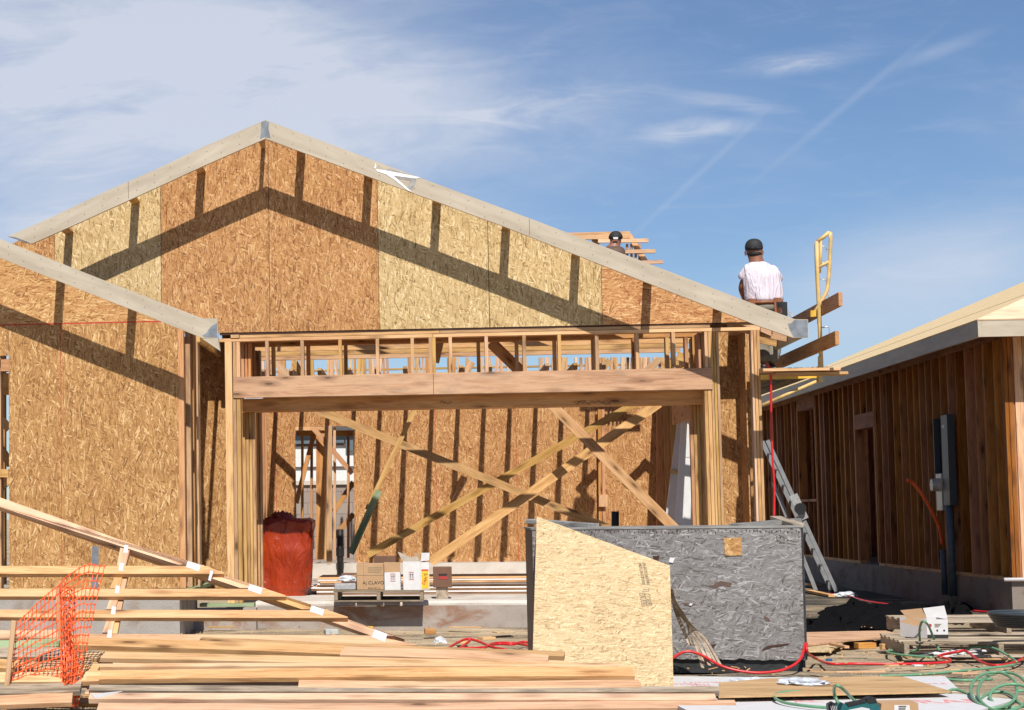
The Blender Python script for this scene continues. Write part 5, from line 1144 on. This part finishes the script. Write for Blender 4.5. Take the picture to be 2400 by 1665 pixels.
o = tag(stick('scrap_board', None, G(1880, 1382, .04), G(1950, 1397, .03), .09, .03, M['fresh'], V((0, 0, 1))), 'pale board on the ground at the ladder foot', 'board'); o = tag(stick('scrap_board', None, G(1870, 1368, .06), G(1915, 1371, .06), .12, .03, M['tan'], V((0, 0, 1))), 'tan board behind the ladder foot', 'board')
o = crumple('plastic_wrap', G(1982, 1396, .03), .16, .1, .05, M['clear'], 'blue tinted plastic wrap near the ladder foot', 'wrapper', 11)
# dark fabric laid between the two houses
bm = bmesh.new(); gx = [RXW-2.6+(2.55)*i/40 for i in range(41)]; gy = [.9+i*.27 for i in range(62)]; g = [[bm.verts.new((x+.0, y+.25*noise.noise(V((x*.8, 0, 0))), .004+.012*noise.noise(V((x*1.5, y*2.5, 9))))) for x in gx] for y in gy]
for a_, b_ in zip(g, g[1:]):
    for i in range(40): bm.faces.new((a_[i], a_[i+1], b_[i+1], b_[i]))
tag(bmo('ground_fabric', bm, ground_mat('laid_fabric', -.085), None, None, True), kind='structure')
# black fabric heaps
def heap(label, pts, hgt, sd, n=12):
    bm = bmesh.new(); g = []
    c = [G(*p) for p in pts]  # 4 corners: near-left, near-right, far-right, far-left
    for i in range(n+1):
        r = []
        for j in range(n+1):
            u, v = i/n, j/n; p = (c[0]*(1-u)+c[1]*u)*(1-v)+(c[3]*(1-u)+c[2]*u)*v
            e = min(u, 1-u, v, 1-v)*2; e = min(1, e*2.2)
            h = .25+1.1*max(0, noise.noise(V((u*2.2+sd, v*1.3, 0)))+.15)+.9*(.35-abs(noise.noise(V((u*5+v*3, v*2+sd, 2)))))+.3*(.3-abs(noise.noise(V((u*11, v*8, sd))))); h = max(h, 0)
            p = p+V((.12*noise.noise(V((u*5, v*5, sd))), .25*noise.noise(V((u*4, v*4, sd+4))), 0)); p.z = .015+hgt*h*e*(1-.25*v); r.append(bm.verts.new(p))
        g.append(r)
    for i in range(n):
        for j in range(n): bm.faces.new((g[i][j], g[i+1][j], g[i+1][j+1], g[i][j+1]))
    o = bmo('fabric_heap', bm, M['fabric'], None, None, False); md = o.modifiers.new('t', 'SOLIDIFY'); md.thickness = .006; tag(o, label, 'fabric', 'black fabric heaps in the side yard')
heap('large crumpled black fabric heap beyond the plywood offcuts', [(1890, 1475), (2090, 1478), (2180, 1425), (1940, 1425)], .27, 3)
heap('low black fabric fold touching the crate corner', [(1870, 1492), (2010, 1488), (2030, 1455), (1870, 1458)], .13, 9)
heap('black fabric fold right of the open white carton', [(2205, 1455), (2260, 1458), (2290, 1422), (2220, 1418)], .16, 14)
# pallets and open carton
A = G(2120, 1541, .0); ux = V((1, -.06, 0)).normalized(); uy = V((.06, 1, 0)).normalized()
pallet('pallet', 'weathered pallet under the open white carton at the right edge', A, ux, uy, 1.5, 1.15, M['old'], 6)
A2 = A+ux*.25+uy*.75+V((0, 0, .127)); pallet('pallet', 'second pallet lying on the first, behind the open white carton', A2, V((1, .04, 0)).normalized(), V((-.04, 1, 0)).normalized(), 1.5, 1.0, M['old'], 6)
def opencarton():
    Y = A.y+.42; z0 = .127; x0, x1 = xat(2150, 1480, Y), xat(2222, 1480, Y); t = thing('carton', 'open white carton with tan inside flaps sitting on the right pallet', 'carton', V((x0, Y, z0)))
    h = zat(2200, 1452, Y); d = .34; f = .008; xs = xat(2173, 1480, Y)
    zb = max(z0, zat(2200, 1489, Y)); 
    wbox('front_panel', t, xs, x1, Y, Y+f, z0, h, M['white']); wbox('side_panel', t, x1-f, x1, Y+f, Y+d, z0, h, M['white']); wbox('back_panel', t, xs, x1, Y+d, Y+d+f, z0, h, M['white'])
    # left face turned towards the camera
    a = V((xs-.001, Y, z0)); b = V((xs-.16, Y+.25, z0)); poly3('side_panel', t, [a, b, b+V((0, 0, h-z0)), a+V((0, 0, h-z0))], V((-.9, -.6, 0)), f, M['whiteprim'])
    poly('flap', t, [(2174, 1452), (2221, 1450), (2213, 1420), (2163, 1426)], Y+d+.02, f, M['white'])
    poly('flap', t, [(2110, 1431), (2160, 1426), (2172, 1450), (2132, 1456)], Y+.3, f, M['card']); poly('flap', t, [(2108, 1458), (2132, 1448), (2166, 1456), (2150, 1468)], Y-.02, f, M['card'])
    wbox('bottom_band', t, xs, x1, Y-.002, Y-.0005, z0, z0+.03, M['ink'])
    q = W(2180, 1466, Y-.004); bmo('round_mark', tubebm([q, q+V((0, .002, 0))], .013, 14), M['labelr'], t)
    for k in range(3): wbox('printed_line', t, xat(2190, 1460, Y), xat(2206-3*k, 1460, Y), Y-.003, Y-.001, zat(2190, 1464+k*3, Y), zat(2190, 1462.5+k*3, Y), M['inkgrey'])
    for x in (2194, 2210): wbox('printed_mark', t, xat(x, 1460, Y), xat(x+4, 1460, Y), Y-.003, Y-.001, zat(2190, 1480, Y), zat(2190, 1476, Y), M['ink'])
opencarton()
hc_ = thing('hose_coil', 'coil of grey black tubing resting on the pallets at the right edge', 'coil', G(2440, 1478, .26))
for k in range(7): tube('coil_turn', hc_, [G(2438, 1472, .26)+V((.32*math.cos(a/12*6.2832)*(1+.03*k), .32*math.sin(a/12*6.2832)*(1+.03*k), .016*k+.02)) for a in range(13)], .012, M['panel'], 8)
# black cable and cloth by the splice
hk = thing('hose_splice', 'black taped hose splice lying on white cloth strips', 'coupling', G(2170, 1535)); tube('splice', hk, [G(2108, 1532, .02), G(2140, 1536, .02), G(2175, 1537, .02), G(2185, 1536, .02)], .016, M['black'])
for k, p in enumerate(((2215, 1540), (2245, 1535), (2268, 1533))): crumple('cloth_rag', G(*p)+V((0, 0, .01)), .14, .10, .03, M['white'], ('white rag scrap under the red hose knot', 'white rag scrap in the middle of the three by the pallet', 'white rag scrap nearest the pallet runner')[k], 'rag', 20+k, amp=.7)
# nail gun
def gun():
    teal = plain('teal_plastic', (.01, .10, .11), .4); b = G(2010, 1668, .10); Y = b.y; t = thing('nail_gun', 'teal and black nail gun lying on the white wrapped sheets', 'nail gun', b)
    poly('handle', t, [(1975, 1656), (1998, 1650), (2035, 1644), (2050, 1638), (2056, 1648), (2068, 1672), (2052, 1680), (2042, 1662), (2020, 1658), (1990, 1664), (1975, 1668)], Y, .06, teal)
    poly('grip_rubber', t, [(1985, 1650), (2030, 1641), (2032, 1646), (1988, 1656)], Y-.006, .07, M['black']); poly('end_cap', t, [(2030, 1638), (2040, 1634), (2052, 1636), (2056, 1646), (2036, 1648)], Y-.006, .07, M['black'])
    poly('motor_body', t, [(1960, 1654), (1972, 1647), (1984, 1652), (1988, 1665), (1984, 1690), (1964, 1690)], Y-.01, .09, teal)
    poly('nose', t, [(1941, 1652), (1952, 1646), (1960, 1650), (1964, 1668), (1956, 1690), (1944, 1690)], Y, .06, M['black'])
    for k in range(4): poly('fin', t, [(1946+k*4, 1655), (1948+k*4, 1655), (1952+k*4, 1670), (1950+k*4, 1670)], Y-.012, .02, M['steel'])
gun()
Yb = G(2110, 1675, .08).y
c = thing('carton', 'brown carton with a white label cut off by the lower picture edge', 'carton', W(2110, 1680, Yb)); poly('box_front', c, [(2066, 1650), (2152, 1648), (2155, 1700), (2060, 1700)], Yb, .2, M['card']); poly('address_label', c, [(2096, 1653), (2132, 1653), (2133, 1672), (2096, 1672)], Yb-.003, .002, M['white'])
for k in range(4): poly('label_line', c, [(2106, 1655+k*4), (2124-k, 1655+k*4), (2124-k, 1657+k*4), (2106, 1657+k*4)], Yb-.0045, .001, M['ink'])
random.seed(52)
for k, (x, y, l, w, an, mm, lab) in enumerate(((700, 1442, .5, .03, .1, 'fresh', 'thin pale batten on the dirt in front of the slab'), (1090, 1470, .35, .04, -.2, 'fresh', 'thin pale batten on the dirt left of the crate'), (1180, 1482, .2, .12, .4, 'osb_new', 'small strand board scrap left of the crate'), (900, 1452, .25, .03, .3, 'tan', 'short tan stick below the pallet'), (2010, 1575, .4, .02, .05, 'fresh', 'pale sliver of wood in front of the red hose'), (2240, 1578, .3, .02, -.3, 'fresh', 'pale sliver of wood by the green hose'), (2090, 1560, .12, .05, .7, 'pink', 'small pinkish offcut below the red hose'), (2330, 1545, .3, .04, .2, 'tan', 'tan stick near the right pallet'), (1930, 1575, .18, .03, -.5, 'tan', 'short dark tan stick right of the crate foot'), (520, 1470, .3, .03, .1, 'tan', 'thin tan stick behind the lowest truss'), (1000, 1460, .1, .07, .9, 'pink', 'small pink offcut behind the reddish one'), (2150, 1560, .07, .05, .2, 'white', 'small white paper scrap by the rags'))):
    a = G(x, y, .012); tag(bmo('scrap_piece', boxbm(l, w, .012, .001), M[mm], None, Matrix.Translation(a) @ Matrix.Rotation(an, 4, 'Z')), lab, 'scrap')
# gravel-like wood chips and litter
def litter():
    bm = bmesh.new(); random.seed(31)
    for i in range(650):
        x, y = random.uniform(380, 2400), random.uniform(1432, 1600)
        p = G(x, y)
        if p.y > 1 and p.x < RXW-3: continue
        l = random.choice((.01, .015, .02, .05))*random.uniform(.7, 1.5); w = random.uniform(.004, .010); a = random.uniform(0, 3.14); r = Matrix.Translation(p+V((0, 0, .006+.02))) @ Matrix.Rotation(a, 4, 'Z') @ Matrix.Rotation(random.uniform(-.3, .3), 4, 'Y')
        vs = bmesh.ops.create_cube(bm, size=1)['verts']
        for v in vs: v.co = r @ V((v.co.x*l, v.co.y*w, v.co.z*.006))
    o = bmo('wood_chips', bm, M['fresh'], None); tag(o, 'scattered pale wood chips and splinters over the dirt', 'wood chips', kind='stuff')
litter()
def weeds():
    bm = bmesh.new(); random.seed(2)
    for i in range(90):
        p = G(443+random.gauss(0, 7), 1426, .0); h = random.uniform(.06, .26); q = p+V((random.uniform(-.07, .07), random.uniform(-.05, .05), h)); w = .004
        a, b, c_ = bm.verts.new(p+V((-w, 0, 0))), bm.verts.new(p+V((w, 0, 0))), bm.verts.new(q); bm.faces.new((a, b, c_))
    o = bmo('weeds', bm, plain('dry_weeds', (.22, .20, .09), .9), None); tag(o, 'tuft of dry weeds against the foundation left of the garage', 'weeds')
weeds()
for nme in ('cloud',): pass
